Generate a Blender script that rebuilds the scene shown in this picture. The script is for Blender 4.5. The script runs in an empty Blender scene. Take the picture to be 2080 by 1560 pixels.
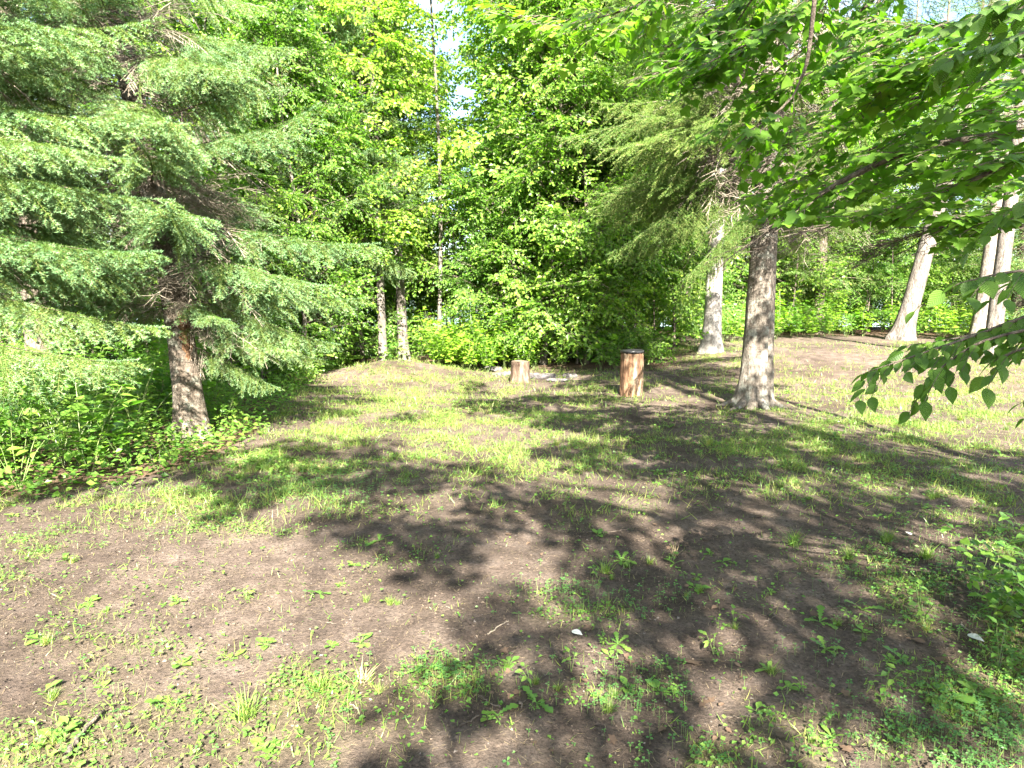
import bpy, math, random
import numpy as np
from mathutils import Vector, Matrix

# ------------------------------------------------------------------ camera, sky, sun, exposure
SC = bpy.context.scene
COL = SC.collection
FPX, PITCH, CAMZ = 1355.0, math.radians(7.6), 1.60          # focal length in photo pixels (2080 wide)
cam_d = bpy.data.cameras.new('camera'); cam = bpy.data.objects.new('camera', cam_d); COL.objects.link(cam)
cam_d.sensor_width = 36.0; cam_d.lens = 36.0 * FPX / 2080.0
cam_d.clip_start = 0.05; cam_d.clip_end = 4000
cam.location = (0, 0, CAMZ); cam.rotation_euler = (math.pi / 2 - PITCH, 0, 0)
SC.camera = cam

SUN_EL = math.radians(37); SUN_AZX = 0.13                    # the sun stands behind the camera, a little to its right
sd = np.array([SUN_AZX, -1.0, 0]); sd /= np.linalg.norm(sd)
SUN = np.array([sd[0] * math.cos(SUN_EL), sd[1] * math.cos(SUN_EL), math.sin(SUN_EL)])
W = bpy.data.worlds.new('World'); SC.world = W; W.use_nodes = True
wn = W.node_tree.nodes; bg = wn['Background']
sky = wn.new('ShaderNodeTexSky'); sky.sky_type = 'NISHITA'; sky.sun_disc = False
sky.sun_elevation = SUN_EL; sky.sun_rotation = math.pi - math.atan(SUN_AZX)
sky.air_density = 1.0; sky.dust_density = 1.2; sky.ozone_density = 1.0
wt = W.node_tree; tc_ = wn.new('ShaderNodeTexCoord'); cn = wn.new('ShaderNodeTexNoise'); cn.inputs['Scale'].default_value = 2.6; cn.inputs['Detail'].default_value = 7
cr = wn.new('ShaderNodeValToRGB'); cr.color_ramp.elements[0].position = .46; cr.color_ramp.elements[1].position = .66          # broken white cloud all over the sky
cm_ = wn.new('ShaderNodeMix'); cm_.data_type = 'RGBA'; cm_.inputs[7].default_value = (6.5, 6.6, 6.8, 1)
wt.links.new(tc_.outputs['Generated'], cn.inputs['Vector']); wt.links.new(cn.outputs['Fac'], cr.inputs[0]); wt.links.new(cr.outputs[0], cm_.inputs[0]); wt.links.new(sky.outputs[0], cm_.inputs[6])
wt.links.new(cm_.outputs[2], bg.inputs[0]); bg.inputs[1].default_value = 0.05
sl = bpy.data.lights.new('sun', 'SUN'); sl.energy = 5.0; sl.angle = math.radians(0.53); sl.color = (1.0, 0.93, 0.82)
so = bpy.data.objects.new('sun', sl); COL.objects.link(so)
so.rotation_euler = Vector(SUN).to_track_quat('Z', 'Y').to_euler()
SC.view_settings.view_transform = 'Standard'; SC.view_settings.look = 'None'
SC.view_settings.exposure = 3.5; SC.view_settings.gamma = 1.0; SC.view_settings.use_curve_mapping = False
SC.render.engine = 'CYCLES'
cy = SC.cycles
cy.max_bounces = 7; cy.diffuse_bounces = 4; cy.glossy_bounces = 2; cy.transmission_bounces = 5; cy.transparent_max_bounces = 4
cy.use_denoising = True; cy.caustics_reflective = False; cy.caustics_refractive = False

R = np.random.default_rng(7)
random.seed(7)
PI = math.pi

# ------------------------------------------------------------------ pixel <-> place
def ray(u, v):
    xc = (u - 1040.0) / FPX; zc = -(v - 780.0) / FPX
    return np.array([xc, math.cos(PITCH) + zc * math.sin(PITCH), -math.sin(PITCH) + zc * math.cos(PITCH)])

def vnoise(x, y, seed=0):
    x = np.asarray(x, float); y = np.asarray(y, float)
    xi = np.floor(x); yi = np.floor(y); fx = x - xi; fy = y - yi
    fx = fx * fx * (3 - 2 * fx); fy = fy * fy * (3 - 2 * fy)
    def hsh(a, b):
        s = np.sin(a * 127.1 + b * 311.7 + seed * 74.7) * 43758.5453
        return s - np.floor(s)
    return (hsh(xi, yi) * (1 - fx) + hsh(xi + 1, yi) * fx) * (1 - fy) + (hsh(xi, yi + 1) * (1 - fx) + hsh(xi + 1, yi + 1) * fx) * fy

def sstep(a, b, x):
    t = np.clip((np.asarray(x, float) - a) / (b - a), 0, 1)
    return t * t * (3 - 2 * t)

def hgt(x, y):
    x = np.asarray(x, float); y = np.asarray(y, float)
    near = 1 - sstep(14, 24, y)
    h = (vnoise(x * .55, y * .55, 1) - .5) * .09 + (vnoise(x * 1.9, y * 1.9, 2) - .5) * .035 * near
    h = h + (vnoise(x * 6.1, y * 6.1, 3) - .5) * .020 * near * (np.abs(x) < 9) + (vnoise(x * 15, y * 15, 4) - .5) * .010 * near * (np.abs(x) < 9)
    h = h + .26 * np.exp(-(((x + 2.55) / 1.25) ** 2 + ((y - 13.4) / .9) ** 2))              # little heap of soil and mown grass
    h = h + .34 * sstep(11.5, 15.5, y + .25 * (x - 5)) * sstep(2.2, 5.0, x)                 # raised pad on the right
    h = h - 2.4 * sstep(26, 46, y) * 1.0                                                    # bank falls to the lake
    h = h - .5 * sstep(46, 60, y)
    return h

def ground(u, v):
    d = ray(u, v); z = 0.0
    for _ in range(40):
        t = (z - CAMZ) / d[2]
        p = d * t
        z = .6 * z + .4 * float(hgt(p[0], p[1]))
    return np.array([p[0], p[1], float(hgt(p[0], p[1]))])

def at(u, v, yd):
    d = ray(u, v); return d * (yd / d[1]) + np.array([0, 0, CAMZ])

def to_px(x, y, z):
    x = np.asarray(x, float); y = np.asarray(y, float); z = np.asarray(z, float) - CAMZ
    f = y * math.cos(PITCH) - z * math.sin(PITCH); up = y * math.sin(PITCH) + z * math.cos(PITCH)
    f = np.maximum(f, 1e-3)
    return 1040 + FPX * x / f, 780 - FPX * up / f

# ------------------------------------------------------------------ mesh helpers
def mesh(name, parts, smooth=False):
    """parts: list of (V, F, material, smooth?)"""
    Vs, Fs, mi, sm, mats, off = [], [], [], [], [], 0
    for p in parts:
        V, F, m = p[:3]; s = p[3] if len(p) > 3 else smooth
        if len(F) == 0: continue
        if m not in mats: mats.append(m)
        Vs.append(V); Fs.append(F + off); off += len(V)
        mi.append(np.full(len(F), mats.index(m), np.int32)); sm.append(np.full(len(F), s, bool))
    V = np.concatenate(Vs).astype(np.float32); F = np.concatenate(Fs).astype(np.int32)
    me = bpy.data.meshes.new(name)
    me.vertices.add(len(V)); me.vertices.foreach_set('co', V.ravel())
    me.loops.add(F.size); me.loops.foreach_set('vertex_index', F.ravel())
    me.polygons.add(len(F)); me.polygons.foreach_set('loop_start', np.arange(0, F.size, 3, dtype=np.int32))
    for m in mats: me.materials.append(m)
    me.polygons.foreach_set('material_index', np.concatenate(mi))
    me.polygons.foreach_set('use_smooth', np.concatenate(sm))
    me.update(calc_edges=True)
    return me

def obj(name, me, parent=None, loc=None, rot=None, scale=None):
    o = bpy.data.objects.new(name, me); COL.objects.link(o)
    if parent is not None: o.parent = parent
    if loc is not None: o.location = loc
    if rot is not None: o.rotation_euler = rot
    if scale is not None: o.scale = (scale,) * 3 if np.isscalar(scale) else scale
    return o

def tag(o, label=None, cat=None, group=None, kind=None):
    if label: o['label'] = label
    if cat: o['category'] = cat
    if group: o['group'] = group
    if kind: o['kind'] = kind
    return o

def thing(name, label, cat, loc, group=None, rotz=0, scale=1):
    o = bpy.data.objects.new(name, None); COL.objects.link(o); o.empty_display_size = .1
    o.location = loc; o.rotation_euler = (0, 0, rotz); o.scale = (scale,) * 3
    return tag(o, label, cat, group)

def norm(a): return a / np.maximum(np.linalg.norm(a, axis=-1, keepdims=True), 1e-9)

def frames(d, n):
    """rotation matrices with columns side, dir, normal"""
    d = norm(d); s = norm(np.cross(d, n)); n2 = np.cross(s, d)
    return np.stack([s, d, n2], axis=-1)

def scatter(V, F, pos, rot, scl):
    N = len(pos)
    scl = np.asarray(scl, float)
    if scl.ndim == 1: scl = scl[:, None]
    X = np.einsum('nij,nkj->nki', rot, V[None] * scl[:, None, :]) + pos[:, None, :]
    FF = F[None] + (np.arange(N) * len(V))[:, None, None]
    return X.reshape(-1, 3), FF.reshape(-1, 3)

def tube(pts, rad, seg=8, cap=True):
    pts = np.asarray(pts, float); n = len(pts)
    rad = np.asarray(rad, float)
    if rad.ndim == 1: rad = np.repeat(rad[:, None], seg, 1)
    t = np.gradient(pts, axis=0); t = norm(t)
    g = pts[-1] - pts[0]
    ref = np.array([1.0, 0, 0]) if abs(g[2]) > .75 * np.linalg.norm(g) else np.array([0, 0, 1.0])
    a = norm(ref - t * (t @ ref)[:, None]); b = np.cross(t, a)
    th = np.arange(seg) * 2 * PI / seg
    V = pts[:, None] + rad[..., None] * (np.cos(th)[None, :, None] * a[:, None] + np.sin(th)[None, :, None] * b[:, None])
    V = V.reshape(-1, 3)
    i = np.arange(n - 1)[:, None] * seg; j = np.arange(seg)[None]; k = (j + 1) % seg
    q = np.stack([i + j, i + k, i + seg + k, i + seg + j], -1).reshape(-1, 4)
    F = np.concatenate([q[:, [0, 1, 2]], q[:, [0, 2, 3]]])
    if cap:
        V = np.concatenate([V, pts[-1:]]); e = len(V) - 1; j = j[0]; k = k[0]; o = (n - 1) * seg
        F = np.concatenate([F, np.stack([o + j, o + k, np.full(seg, e)], -1)])
    return V, F

def sticks(P0, P1, r0, r1):
    P0 = np.asarray(P0, float).reshape(-1, 3); P1 = np.asarray(P1, float).reshape(-1, 3); N = len(P0)
    r0 = np.broadcast_to(r0, (N,)); r1 = np.broadcast_to(r1, (N,))
    t = norm(P1 - P0); ref = np.where(np.abs(t[:, 2:3]) > .8, np.array([[1., 0, 0]]), np.array([[0, 0, 1.]]))
    a = norm(np.cross(t, ref)); b = np.cross(t, a)
    th = np.array([0, 2 * PI / 3, 4 * PI / 3])
    off = np.cos(th)[None, :, None] * a[:, None] + np.sin(th)[None, :, None] * b[:, None]
    V = np.concatenate([P0[:, None] + off * r0[:, None, None], P1[:, None] + off * r1[:, None, None]], 1).reshape(-1, 3)
    f = np.array([[0, 1, 4], [0, 4, 3], [1, 2, 5], [1, 5, 4], [2, 0, 3], [2, 3, 5]])
    F = (f[None] + (np.arange(N) * 6)[:, None, None]).reshape(-1, 3)
    return V, F

def join(L):
    Vs, Fs, o = [], [], 0
    for V, F in L:
        Vs.append(V); Fs.append(F + o); o += len(V)
    return np.concatenate(Vs), np.concatenate(Fs)

def xform(V, rot, loc, s=1.0): return (V * s) @ np.asarray(rot).T + np.asarray(loc)

def rotm(az, pitch=0, roll=0):
    return np.array((Matrix.Rotation(az, 3, 'Z') @ Matrix.Rotation(-pitch, 3, 'Y') @ Matrix.Rotation(roll, 3, 'X')))

# ------------------------------------------------------------------ leaf shapes (base at origin, axis +Y, normal +Z, length 1)
def leaf_rows(prof, fold=.25, curl=.25, wave=0):
    V = []; n = len(prof)
    for i, (t, w) in enumerate(prof):
        z = -curl * t * t
        V += [(-w, t, z + fold * w + wave * math.sin(i * 2.1)), (0, t, z), (w, t, z + fold * w + wave * math.cos(i * 2.3))]
    F = []
    for i in range(n - 1):
        a = i * 3
        for k in (0, 1):
            F += [(a + k, a + k + 1, a + k + 4), (a + k, a + k + 4, a + k + 3)]
    return np.array(V, float), np.array(F)

OVATE = leaf_rows([(0, .015), (.10, .17), (.28, .29), (.5, .29), (.7, .20), (.86, .09), (1, .005)], .14, .2)
OVATE_LO = leaf_rows([(0, .03), (.35, .28), (.7, .2), (1, .01)], .25, .3)
PLANTAIN = leaf_rows([(0, .03), (.28, .03), (.4, .13), (.55, .24), (.72, .25), (.88, .14), (1, .01)], .18, .35, .012)
NARROW = leaf_rows([(0, .03), (.3, .05), (.6, .1), (.82, .09), (1, .01)], .3, .35)
DANDE = leaf_rows([(0, .02), (.15, .03), (.24, .09), (.3, .04), (.42, .13), (.48, .06), (.6, .17), (.67, .09), (.8, .2), (.92, .13), (1, .01)], .18, .4)
DIAMOND = (np.array([(0, 0, 0), (-.38, .42, .09), (.38, .42, .09), (0, 1, -.1)], float), np.array([(0, 2, 3), (0, 3, 1)]))
BLADE = (np.array([(-.5, 0, 0), (.5, 0, 0), (-.4, .5, .0), (.4, .5, .0), (0, 1, 0)], float), np.array([(0, 1, 3), (0, 3, 2), (2, 3, 4)]))
def maple():
    h = [(0, 0), (.14, -.09), (.40, -.10), (.38, .10), (.50, .22), (.66, .44), (.44, .44), (.27, .50), (.32, .70), (.15, .78), (0, 1.0)]
    P = h + [(-x, y) for x, y in h[-2:0:-1]]
    V = [(x, y, .10 * abs(x) - .14 * y * y) for x, y in P] + [(0, .36, -.03)]
    n = len(P); F = [(n, i, (i + 1) % n) for i in range(n)]
    return np.array(V, float), np.array(F)
MAPLE = maple()
def maple_lo():
    P = [(0, 0), (.4, -.03), (.44, .18), (.58, .42), (.31, .55), (.2, .77), (0, 1), (-.2, .77), (-.31, .55), (-.58, .42), (-.44, .18), (-.4, -.03)]
    V = [(x, y, .10 * abs(x) - .14 * y * y) for x, y in P] + [(0, .36, -.03)]
    n = len(P); return np.array(V, float), np.array([(n, i, (i + 1) % n) for i in range(n)])
MAPLE_LO = maple_lo()
CLOVER = None
def clover():
    L = []
    for k in range(3):
        a = k * 2 * PI / 3
        v = np.array([(0, .05, 0), (.28, .45, .1), (.2, .85, .06), (0, .78, 0), (-.2, .85, .06), (-.28, .45, .1)], float)
        c, s = math.cos(a), math.sin(a)
        v = v @ np.array([[c, -s, 0], [s, c, 0], [0, 0, 1]]).T
        L.append((v, np.array([(0, 1, 3), (1, 2, 3), (0, 3, 5), (3, 4, 5)])))
    return join(L)
CLOVER = clover()

# ------------------------------------------------------------------ materials
def nt(name):
    m = bpy.data.materials.new(name); m.use_nodes = True
    t = m.node_tree; t.nodes.clear()
    return m, t, t.nodes.new('ShaderNodeOutputMaterial')
def N(t, typ, **kw):
    n = t.nodes.new(typ)
    for k, v in kw.items():
        if k.startswith('i_'): n.inputs[k[2:].replace('_', ' ')].default_value = v
        else: setattr(n, k, v)
    return n
def ramp(t, fac, stops):
    r = t.nodes.new('ShaderNodeValToRGB'); e = r.color_ramp.elements
    while len(e) < len(stops): e.new(.5)
    for k, (p, c) in enumerate(stops): e[k].position = p; e[k].color = (*c, 1) if len(c) == 3 else c
    t.links.new(fac, r.inputs[0]); return r
def mixc(t, fac, a, b, mode='MIX'):
    n = t.nodes.new('ShaderNodeMix'); n.data_type = 'RGBA'; n.blend_type = mode
    for s, x in ((0, fac), (6, a), (7, b)):
        if hasattr(x, 'is_linked') or isinstance(x, bpy.types.NodeSocket): t.links.new(x, n.inputs[s])
        else: n.inputs[s].default_value = x if np.isscalar(x) else (*x, 1)
    return n.outputs[2]
def noise(t, scale, detail=4, vec=None, rough=.55):
    n = N(t, 'ShaderNodeTexNoise'); n.inputs['Scale'].default_value = scale; n.inputs['Detail'].default_value = detail; n.inputs['Roughness'].default_value = rough
    if vec is not None: t.links.new(vec, n.inputs['Vector'])
    return n.outputs['Fac']
def coords(t, scale=(1, 1, 1), which='Object'):
    c = N(t, 'ShaderNodeTexCoord'); m = N(t, 'ShaderNodeMapping'); m.inputs['Scale'].default_value = scale
    t.links.new(c.outputs[which], m.inputs[0]); return m.outputs[0]

def leafmat(name, stops, trans=.38, tcol=None, rough=.42, spec=.35, vein=False):
    m, t, out = nt(name)
    g = N(t, 'ShaderNodeNewGeometry')
    oi = N(t, 'ShaderNodeObjectInfo')
    a = N(t, 'ShaderNodeMath', operation='MULTIPLY_ADD'); t.links.new(oi.outputs['Random'], a.inputs[0]); a.inputs[1].default_value = .45; 
    b = N(t, 'ShaderNodeMath', operation='MULTIPLY'); t.links.new(g.outputs['Random Per Island'], b.inputs[0]); b.inputs[1].default_value = .75
    t.links.new(b.outputs[0], a.inputs[2])
    c = N(t, 'ShaderNodeMath', operation='SUBTRACT', use_clamp=True); t.links.new(a.outputs[0], c.inputs[0]); c.inputs[1].default_value = .1
    col = ramp(t, c.outputs[0], stops).outputs[0]
    p = N(t, 'ShaderNodeBsdfPrincipled'); t.links.new(col, p.inputs['Base Color'])
    p.inputs['Roughness'].default_value = rough; p.inputs['Specular IOR Level'].default_value = spec
    tr = N(t, 'ShaderNodeBsdfTranslucent')
    if vein:            # side veins pressed into the blade
        tcd = N(t, 'ShaderNodeTexCoord'); sx = N(t, 'ShaderNodeSeparateXYZ'); t.links.new(tcd.outputs['Object'], sx.inputs[0])
        ab = N(t, 'ShaderNodeMath', operation='ABSOLUTE'); t.links.new(sx.outputs[0], ab.inputs[0])
        ma = N(t, 'ShaderNodeMath', operation='MULTIPLY_ADD'); t.links.new(ab.outputs[0], ma.inputs[0]); ma.inputs[1].default_value = -.9; t.links.new(sx.outputs[1], ma.inputs[2])
        mu = N(t, 'ShaderNodeMath', operation='MULTIPLY'); t.links.new(ma.outputs[0], mu.inputs[0]); mu.inputs[1].default_value = 62
        si = N(t, 'ShaderNodeMath', operation='SINE'); t.links.new(mu.outputs[0], si.inputs[0])
        bm_ = N(t, 'ShaderNodeBump'); bm_.inputs['Strength'].default_value = .5; bm_.inputs['Distance'].default_value = .004; t.links.new(si.outputs[0], bm_.inputs['Height'])
        t.links.new(bm_.outputs[0], p.inputs['Normal']); t.links.new(bm_.outputs[0], tr.inputs['Normal'])
    tc = mixc(t, 1.0, col, tcol or (1.5, 1.9, .6), 'MULTIPLY'); t.links.new(tc, tr.inputs[0])
    mx = N(t, 'ShaderNodeMixShader'); mx.inputs[0].default_value = trans
    t.links.new(p.outputs[0], mx.inputs[1]); t.links.new(tr.outputs[0], mx.inputs[2]); t.links.new(mx.outputs[0], out.inputs[0])
    return m

def barkmat(name, dark, mid, light, lichen=None, vscale=6, ring=0, bump=.5, lich_amt=.56):
    m, t, out = nt(name)
    v = coords(t, (1, 1, .22)); v2 = coords(t, (1, 1, 1)); v3 = coords(t, (.4, .4, 6))
    n1 = noise(t, vscale * 3, 6, v, .65); n2 = noise(t, 9, 4, v2); n3 = noise(t, 6, 3, v3); fine = noise(t, 90, 3, v2)
    col = ramp(t, n1, [(.3, dark), (.5, mid), (.68, light)]).outputs[0]
    if lichen:
        lf = ramp(t, n2, [(lich_amt - .02, (0, 0, 0)), (lich_amt + .08, (1, 1, 1))]).outputs[0]
        lm = N(t, 'ShaderNodeMath', operation='MULTIPLY'); t.links.new(lf, lm.inputs[0]); lm.inputs[1].default_value = .75
        col = mixc(t, lm.outputs[0], col, lichen)
    pl_ = noise(t, 34, 5, coords(t, (1, 1, .45)), .7)
    col = mixc(t, .9, col, ramp(t, pl_, [(.36, (.45, .42, .40)), (.50, (1, 1, 1)), (.66, (1.25, 1.22, 1.18))]).outputs[0], 'MULTIPLY')
    p = N(t, 'ShaderNodeBsdfPrincipled'); t.links.new(col, p.inputs['Base Color']); p.inputs['Roughness'].default_value = .9
    p.inputs['Specular IOR Level'].default_value = .2
    s = N(t, 'ShaderNodeMath', operation='MULTIPLY_ADD'); t.links.new(n3, s.inputs[0]); s.inputs[1].default_value = ring; t.links.new(n1, s.inputs[2])
    s2 = N(t, 'ShaderNodeMath', operation='MULTIPLY_ADD'); t.links.new(fine, s2.inputs[0]); s2.inputs[1].default_value = .35; t.links.new(s.outputs[0], s2.inputs[2])
    s3 = N(t, 'ShaderNodeMath', operation='MULTIPLY_ADD'); t.links.new(pl_, s3.inputs[0]); s3.inputs[1].default_value = .8; t.links.new(s2.outputs[0], s3.inputs[2]); s2 = s3
    bp = N(t, 'ShaderNodeBump'); bp.inputs['Strength'].default_value = bump; bp.inputs['Distance'].default_value = .03
    t.links.new(s2.outputs[0], bp.inputs['Height']); t.links.new(bp.outputs[0], p.inputs['Normal']); t.links.new(p.outputs[0], out.inputs[0])
    return m

M = {}
M['maple'] = leafmat('maple_leaf', [(0, (.06, .13, .016)), (.55, (.09, .18, .02)), (1, (.15, .24, .028))], .5)
M['broad'] = leafmat('broad_leaf', [(0, (.05, .12, .018)), (.4, (.09, .18, .024)), (.8, (.14, .24, .03)), (1, (.20, .28, .04))], .45)
M['bright'] = leafmat('bright_leaf', [(0, (.09, .17, .02)), (.5, (.15, .255, .028)), (1, (.22, .31, .04))], .46)
M['ovate'] = leafmat('ovate_leaf', [(0, (.045, .105, .016)), (.6, (.075, .15, .02)), (1, (.13, .20, .028))], .46, vein=True)
M['under'] = leafmat('understorey_leaf', [(0, (.055, .135, .024)), (.5, (.10, .20, .03)), (1, (.19, .28, .045))], .42)
M['weed'] = leafmat('weed_leaf', [(0, (.06, .14, .025)), (.5, (.10, .20, .035)), (1, (.16, .25, .045))], .34)
M['clover'] = leafmat('clover_leaf', [(0, (.05, .13, .035)), (.6, (.08, .18, .045)), (1, (.14, .23, .05))], .34)
M['grass'] = leafmat('grass_blade', [(0, (.07, .13, .025)), (.5, (.12, .19, .035)), (.85, (.20, .23, .06)), (1, (.30, .25, .11))], .34)
M['straw'] = leafmat('straw', [(0, (.16, .12, .065)), (.6, (.26, .2, .11)), (1, (.36, .29, .17))], .15, (1.1, 1, .8), .7)
M['needle'] = leafmat('needles', [(0, (.045, .10, .02)), (.5, (.085, .16, .034)), (1, (.16, .22, .05))], .2, (1.5, 1.7, .6), .5, .25)
M['needle_tip'] = leafmat('young_sunlit_needles', [(0, (.10, .21, .085)), (.5, (.16, .29, .13)), (1, (.24, .36, .16))], .18, (1.4, 1.6, .7), .5, .22)  # paler young growth, with the mint of sunlit tips put into the colour
M['needle_dark'] = leafmat('dark_needles', [(0, (.06, .12, .025)), (.5, (.11, .19, .042)), (1, (.18, .26, .065))], .32, (1.5, 1.7, .6), .5, .25)
M['dry'] = leafmat('dry_leaf', [(0, (.06, .04, .026)), (.5, (.11, .07, .045)), (1, (.17, .12, .08))], .2, (1.2, 1, .7), .75)
M['crumb'] = leafmat('bark_crumb', [(0, (.03, .022, .017)), (.55, (.075, .055, .04)), (.85, (.17, .13, .09)), (1, (.26, .21, .15))], .1, (1.1, 1, .8), .8)
M['pale_dry'] = leafmat('pale_dry_leaf', [(0, (.42, .42, .38)), (1, (.5, .5, .46))], .15, (1, 1, 1), .6)
M['twig'] = barkmat('twig_bark', (.05, .04, .03), (.09, .072, .055), (.14, .115, .09), bump=.2)
M['dead'] = barkmat('dead_twig', (.11, .09, .07), (.18, .155, .12), (.25, .225, .18), bump=.2)
M['yellow_twig'] = barkmat('young_twig', (.10, .095, .035), (.14, .13, .05), (.19, .18, .075), bump=.1)
M['spruce_bark'] = barkmat('spruce_bark', (.05, .04, .03), (.10, .082, .064), (.155, .133, .108), (.19, .195, .16), 5, .5, .8)
M['grey_bark'] = barkmat('grey_bark', (.06, .05, .04), (.13, .112, .092), (.20, .178, .15), (.23, .235, .20), 4, .45, .8, .56)
M['pale_bark'] = barkmat('pale_bark', (.045, .038, .031), (.12, .106, .092), (.185, .168, .148), None, 5, .2, .9)
M['birch_bark'] = barkmat('smooth_pale_bark', (.06, .05, .042), (.115, .102, .088), (.17, .157, .142), None, 2, 1.0, .3)
M['white_bark'] = barkmat('whitish_bark', (.12, .105, .09), (.25, .235, .215), (.34, .325, .305), None, 3, .6, .5)
M['dark_bark'] = barkmat('dark_bark', (.06, .048, .038), (.11, .09, .072), (.18, .15, .12), None, 6, .3, .8)
M['rust_bark'] = barkmat('rusty_bark', (.05, .028, .017), (.12, .066, .036), (.2, .12, .065), None, 9, .3, .9)
M['stem'] = leafmat('green_stem', [(0, (.08, .13, .04)), (1, (.14, .17, .06))], .1)

def groundmat():
    m, t, out = nt('soil')
    v = coords(t, (1, 1, 1)); at_ = N(t, 'ShaderNodeAttribute', attribute_name='turf'); at2 = N(t, 'ShaderNodeAttribute', attribute_name='litter')
    big = noise(t, .9, 4, v); mid = noise(t, 6, 5, v, .65); fine = noise(t, 55, 5, v, .7); grit = noise(t, 230, 3, v, .7)
    base = ramp(t, mid, [(.3, (.048, .037, .030)), (.5, (.080, .063, .052)), (.72, (.122, .100, .085))]).outputs[0]
    b2 = ramp(t, big, [(.36, (.62, .58, .55)), (.62, (1.18, 1.15, 1.13))]).outputs[0]
    col = mixc(t, 1.0, base, b2, 'MULTIPLY')
    f2 = ramp(t, fine, [(.34, (.45, .42, .40)), (.5, (1, 1, 1)), (.66, (1.5, 1.45, 1.38))]).outputs[0]
    col = mixc(t, .8, col, f2, 'MULTIPLY')
    g2 = ramp(t, grit, [(.62, (0, 0, 0)), (.72, (1, 1, 1))]).outputs[0]
    gm = N(t, 'ShaderNodeMath', operation='MULTIPLY'); t.links.new(g2, gm.inputs[0]); gm.inputs[1].default_value = .45
    col = mixc(t, gm.outputs[0], col, (.17, .14, .11))
    tf = N(t, 'ShaderNodeMath', operation='MULTIPLY', use_clamp=True); t.links.new(at_.outputs['Fac'], tf.inputs[0]); 
    tr = ramp(t, mid, [(.25, (.15, .15, .15)), (.6, (.75, .75, .75))]).outputs[0]; t.links.new(tr, tf.inputs[1])
    thatch = ramp(t, fine, [(.3, (.05, .05, .018)), (.5, (.10, .092, .036)), (.7, (.165, .135, .065))]).outputs[0]
    col = mixc(t, tf.outputs[0], col, thatch)
    lit = ramp(t, fine, [(.3, (.035, .024, .016)), (.5, (.085, .055, .035)), (.7, (.16, .10, .06))]).outputs[0]
    col = mixc(t, at2.outputs['Fac'], col, lit)
    p = N(t, 'ShaderNodeBsdfPrincipled'); t.links.new(col, p.inputs['Base Color']); p.inputs['Roughness'].default_value = .95; p.inputs['Specular IOR Level'].default_value = .15
    s = N(t, 'ShaderNodeMath', operation='MULTIPLY_ADD'); t.links.new(grit, s.inputs[0]); s.inputs[1].default_value = .35; t.links.new(fine, s.inputs[2])
    bp = N(t, 'ShaderNodeBump'); bp.inputs['Strength'].default_value = 1.0; bp.inputs['Distance'].default_value = .02
    t.links.new(s.outputs[0], bp.inputs['Height']); t.links.new(bp.outputs[0], p.inputs['Normal']); t.links.new(p.outputs[0], out.inputs[0])
    return m
M['soil'] = groundmat()

def simple(name, col, rough=.8, spec=.3, nscale=12, var=.35, bump=.2):
    m, t, out = nt(name); v = coords(t)
    n = noise(t, nscale, 5, v)
    lo = tuple(c * (1 - var) for c in col); hi = tuple(c * (1 + var) for c in col)
    c = ramp(t, n, [(.3, lo), (.7, hi)]).outputs[0]
    p = N(t, 'ShaderNodeBsdfPrincipled'); t.links.new(c, p.inputs['Base Color']); p.inputs['Roughness'].default_value = rough; p.inputs['Specular IOR Level'].default_value = spec
    bp = N(t, 'ShaderNodeBump'); bp.inputs['Strength'].default_value = bump; bp.inputs['Distance'].default_value = .02
    t.links.new(n, bp.inputs['Height']); t.links.new(bp.outputs[0], p.inputs['Normal']); t.links.new(p.outputs[0], out.inputs[0])
    return m
M['stone'] = simple('grey_stone', (.075, .068, .066), .9, .2, 14, .6, 1.0)
M['pebble'] = simple('pebble', (.10, .085, .072), .8, .3, 30, .5)
M['black'] = simple('black_rubber', (.012, .012, .013), .35, .5, 14, .3, .3)
M['water'] = simple('lake_water', (.10, .16, .2), .12, .5, .4, .15, .05)
M['hill'] = simple('far_shore', (.06, .10, .05), .95, .1, .05, .5, .3)
M['cutwood'] = simple('cut_wood', (.11, .085, .06), .8, .2, 40, .4, .3)

def stumpmat(name, cols, vs):
    m, t, out = nt(name)
    v = coords(t, (1, 1, .12)); v2 = coords(t, (1, 1, .45))
    a = noise(t, vs, 5, v, .6); b = noise(t, vs * .8, 4, v2, .6); f = noise(t, 70, 4, coords(t, (1, 1, .08)), .6)
    c1 = ramp(t, a, [(.30, cols[0]), (.42, cols[1]), (.50, cols[2]), (.58, cols[3]), (.7, cols[4])]).outputs[0]
    d = ramp(t, b, [(.36, (.38, .30, .25)), (.50, (1, 1, 1))]).outputs[0]
    c = mixc(t, .85, c1, d, 'MULTIPLY')
    ff = ramp(t, f, [(.35, (.72, .68, .62)), (.6, (1.08, 1.06, 1.03))]).outputs[0]
    c = mixc(t, .8, c, ff, 'MULTIPLY')
    p = N(t, 'ShaderNodeBsdfPrincipled'); t.links.new(c, p.inputs['Base Color']); p.inputs['Roughness'].default_value = .8; p.inputs['Specular IOR Level'].default_value = .2
    s = N(t, 'ShaderNodeMath', operation='ADD'); t.links.new(a, s.inputs[0]); t.links.new(f, s.inputs[1])
    bp = N(t, 'ShaderNodeBump'); bp.inputs['Strength'].default_value = .7; bp.inputs['Distance'].default_value = .02
    t.links.new(s.outputs[0], bp.inputs['Height']); t.links.new(bp.outputs[0], p.inputs['Normal']); t.links.new(p.outputs[0], out.inputs[0])
    return m
M['log'] = stumpmat('peeled_log', [(.028, .018, .013), (.075, .042, .024), (.14, .085, .05), (.20, .15, .10), (.26, .225, .175)], 17)
M['stump'] = stumpmat('stump_bark', [(.026, .018, .013), (.06, .041, .029), (.10, .07, .05), (.14, .105, .08), (.18, .148, .118)], 18)

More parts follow.
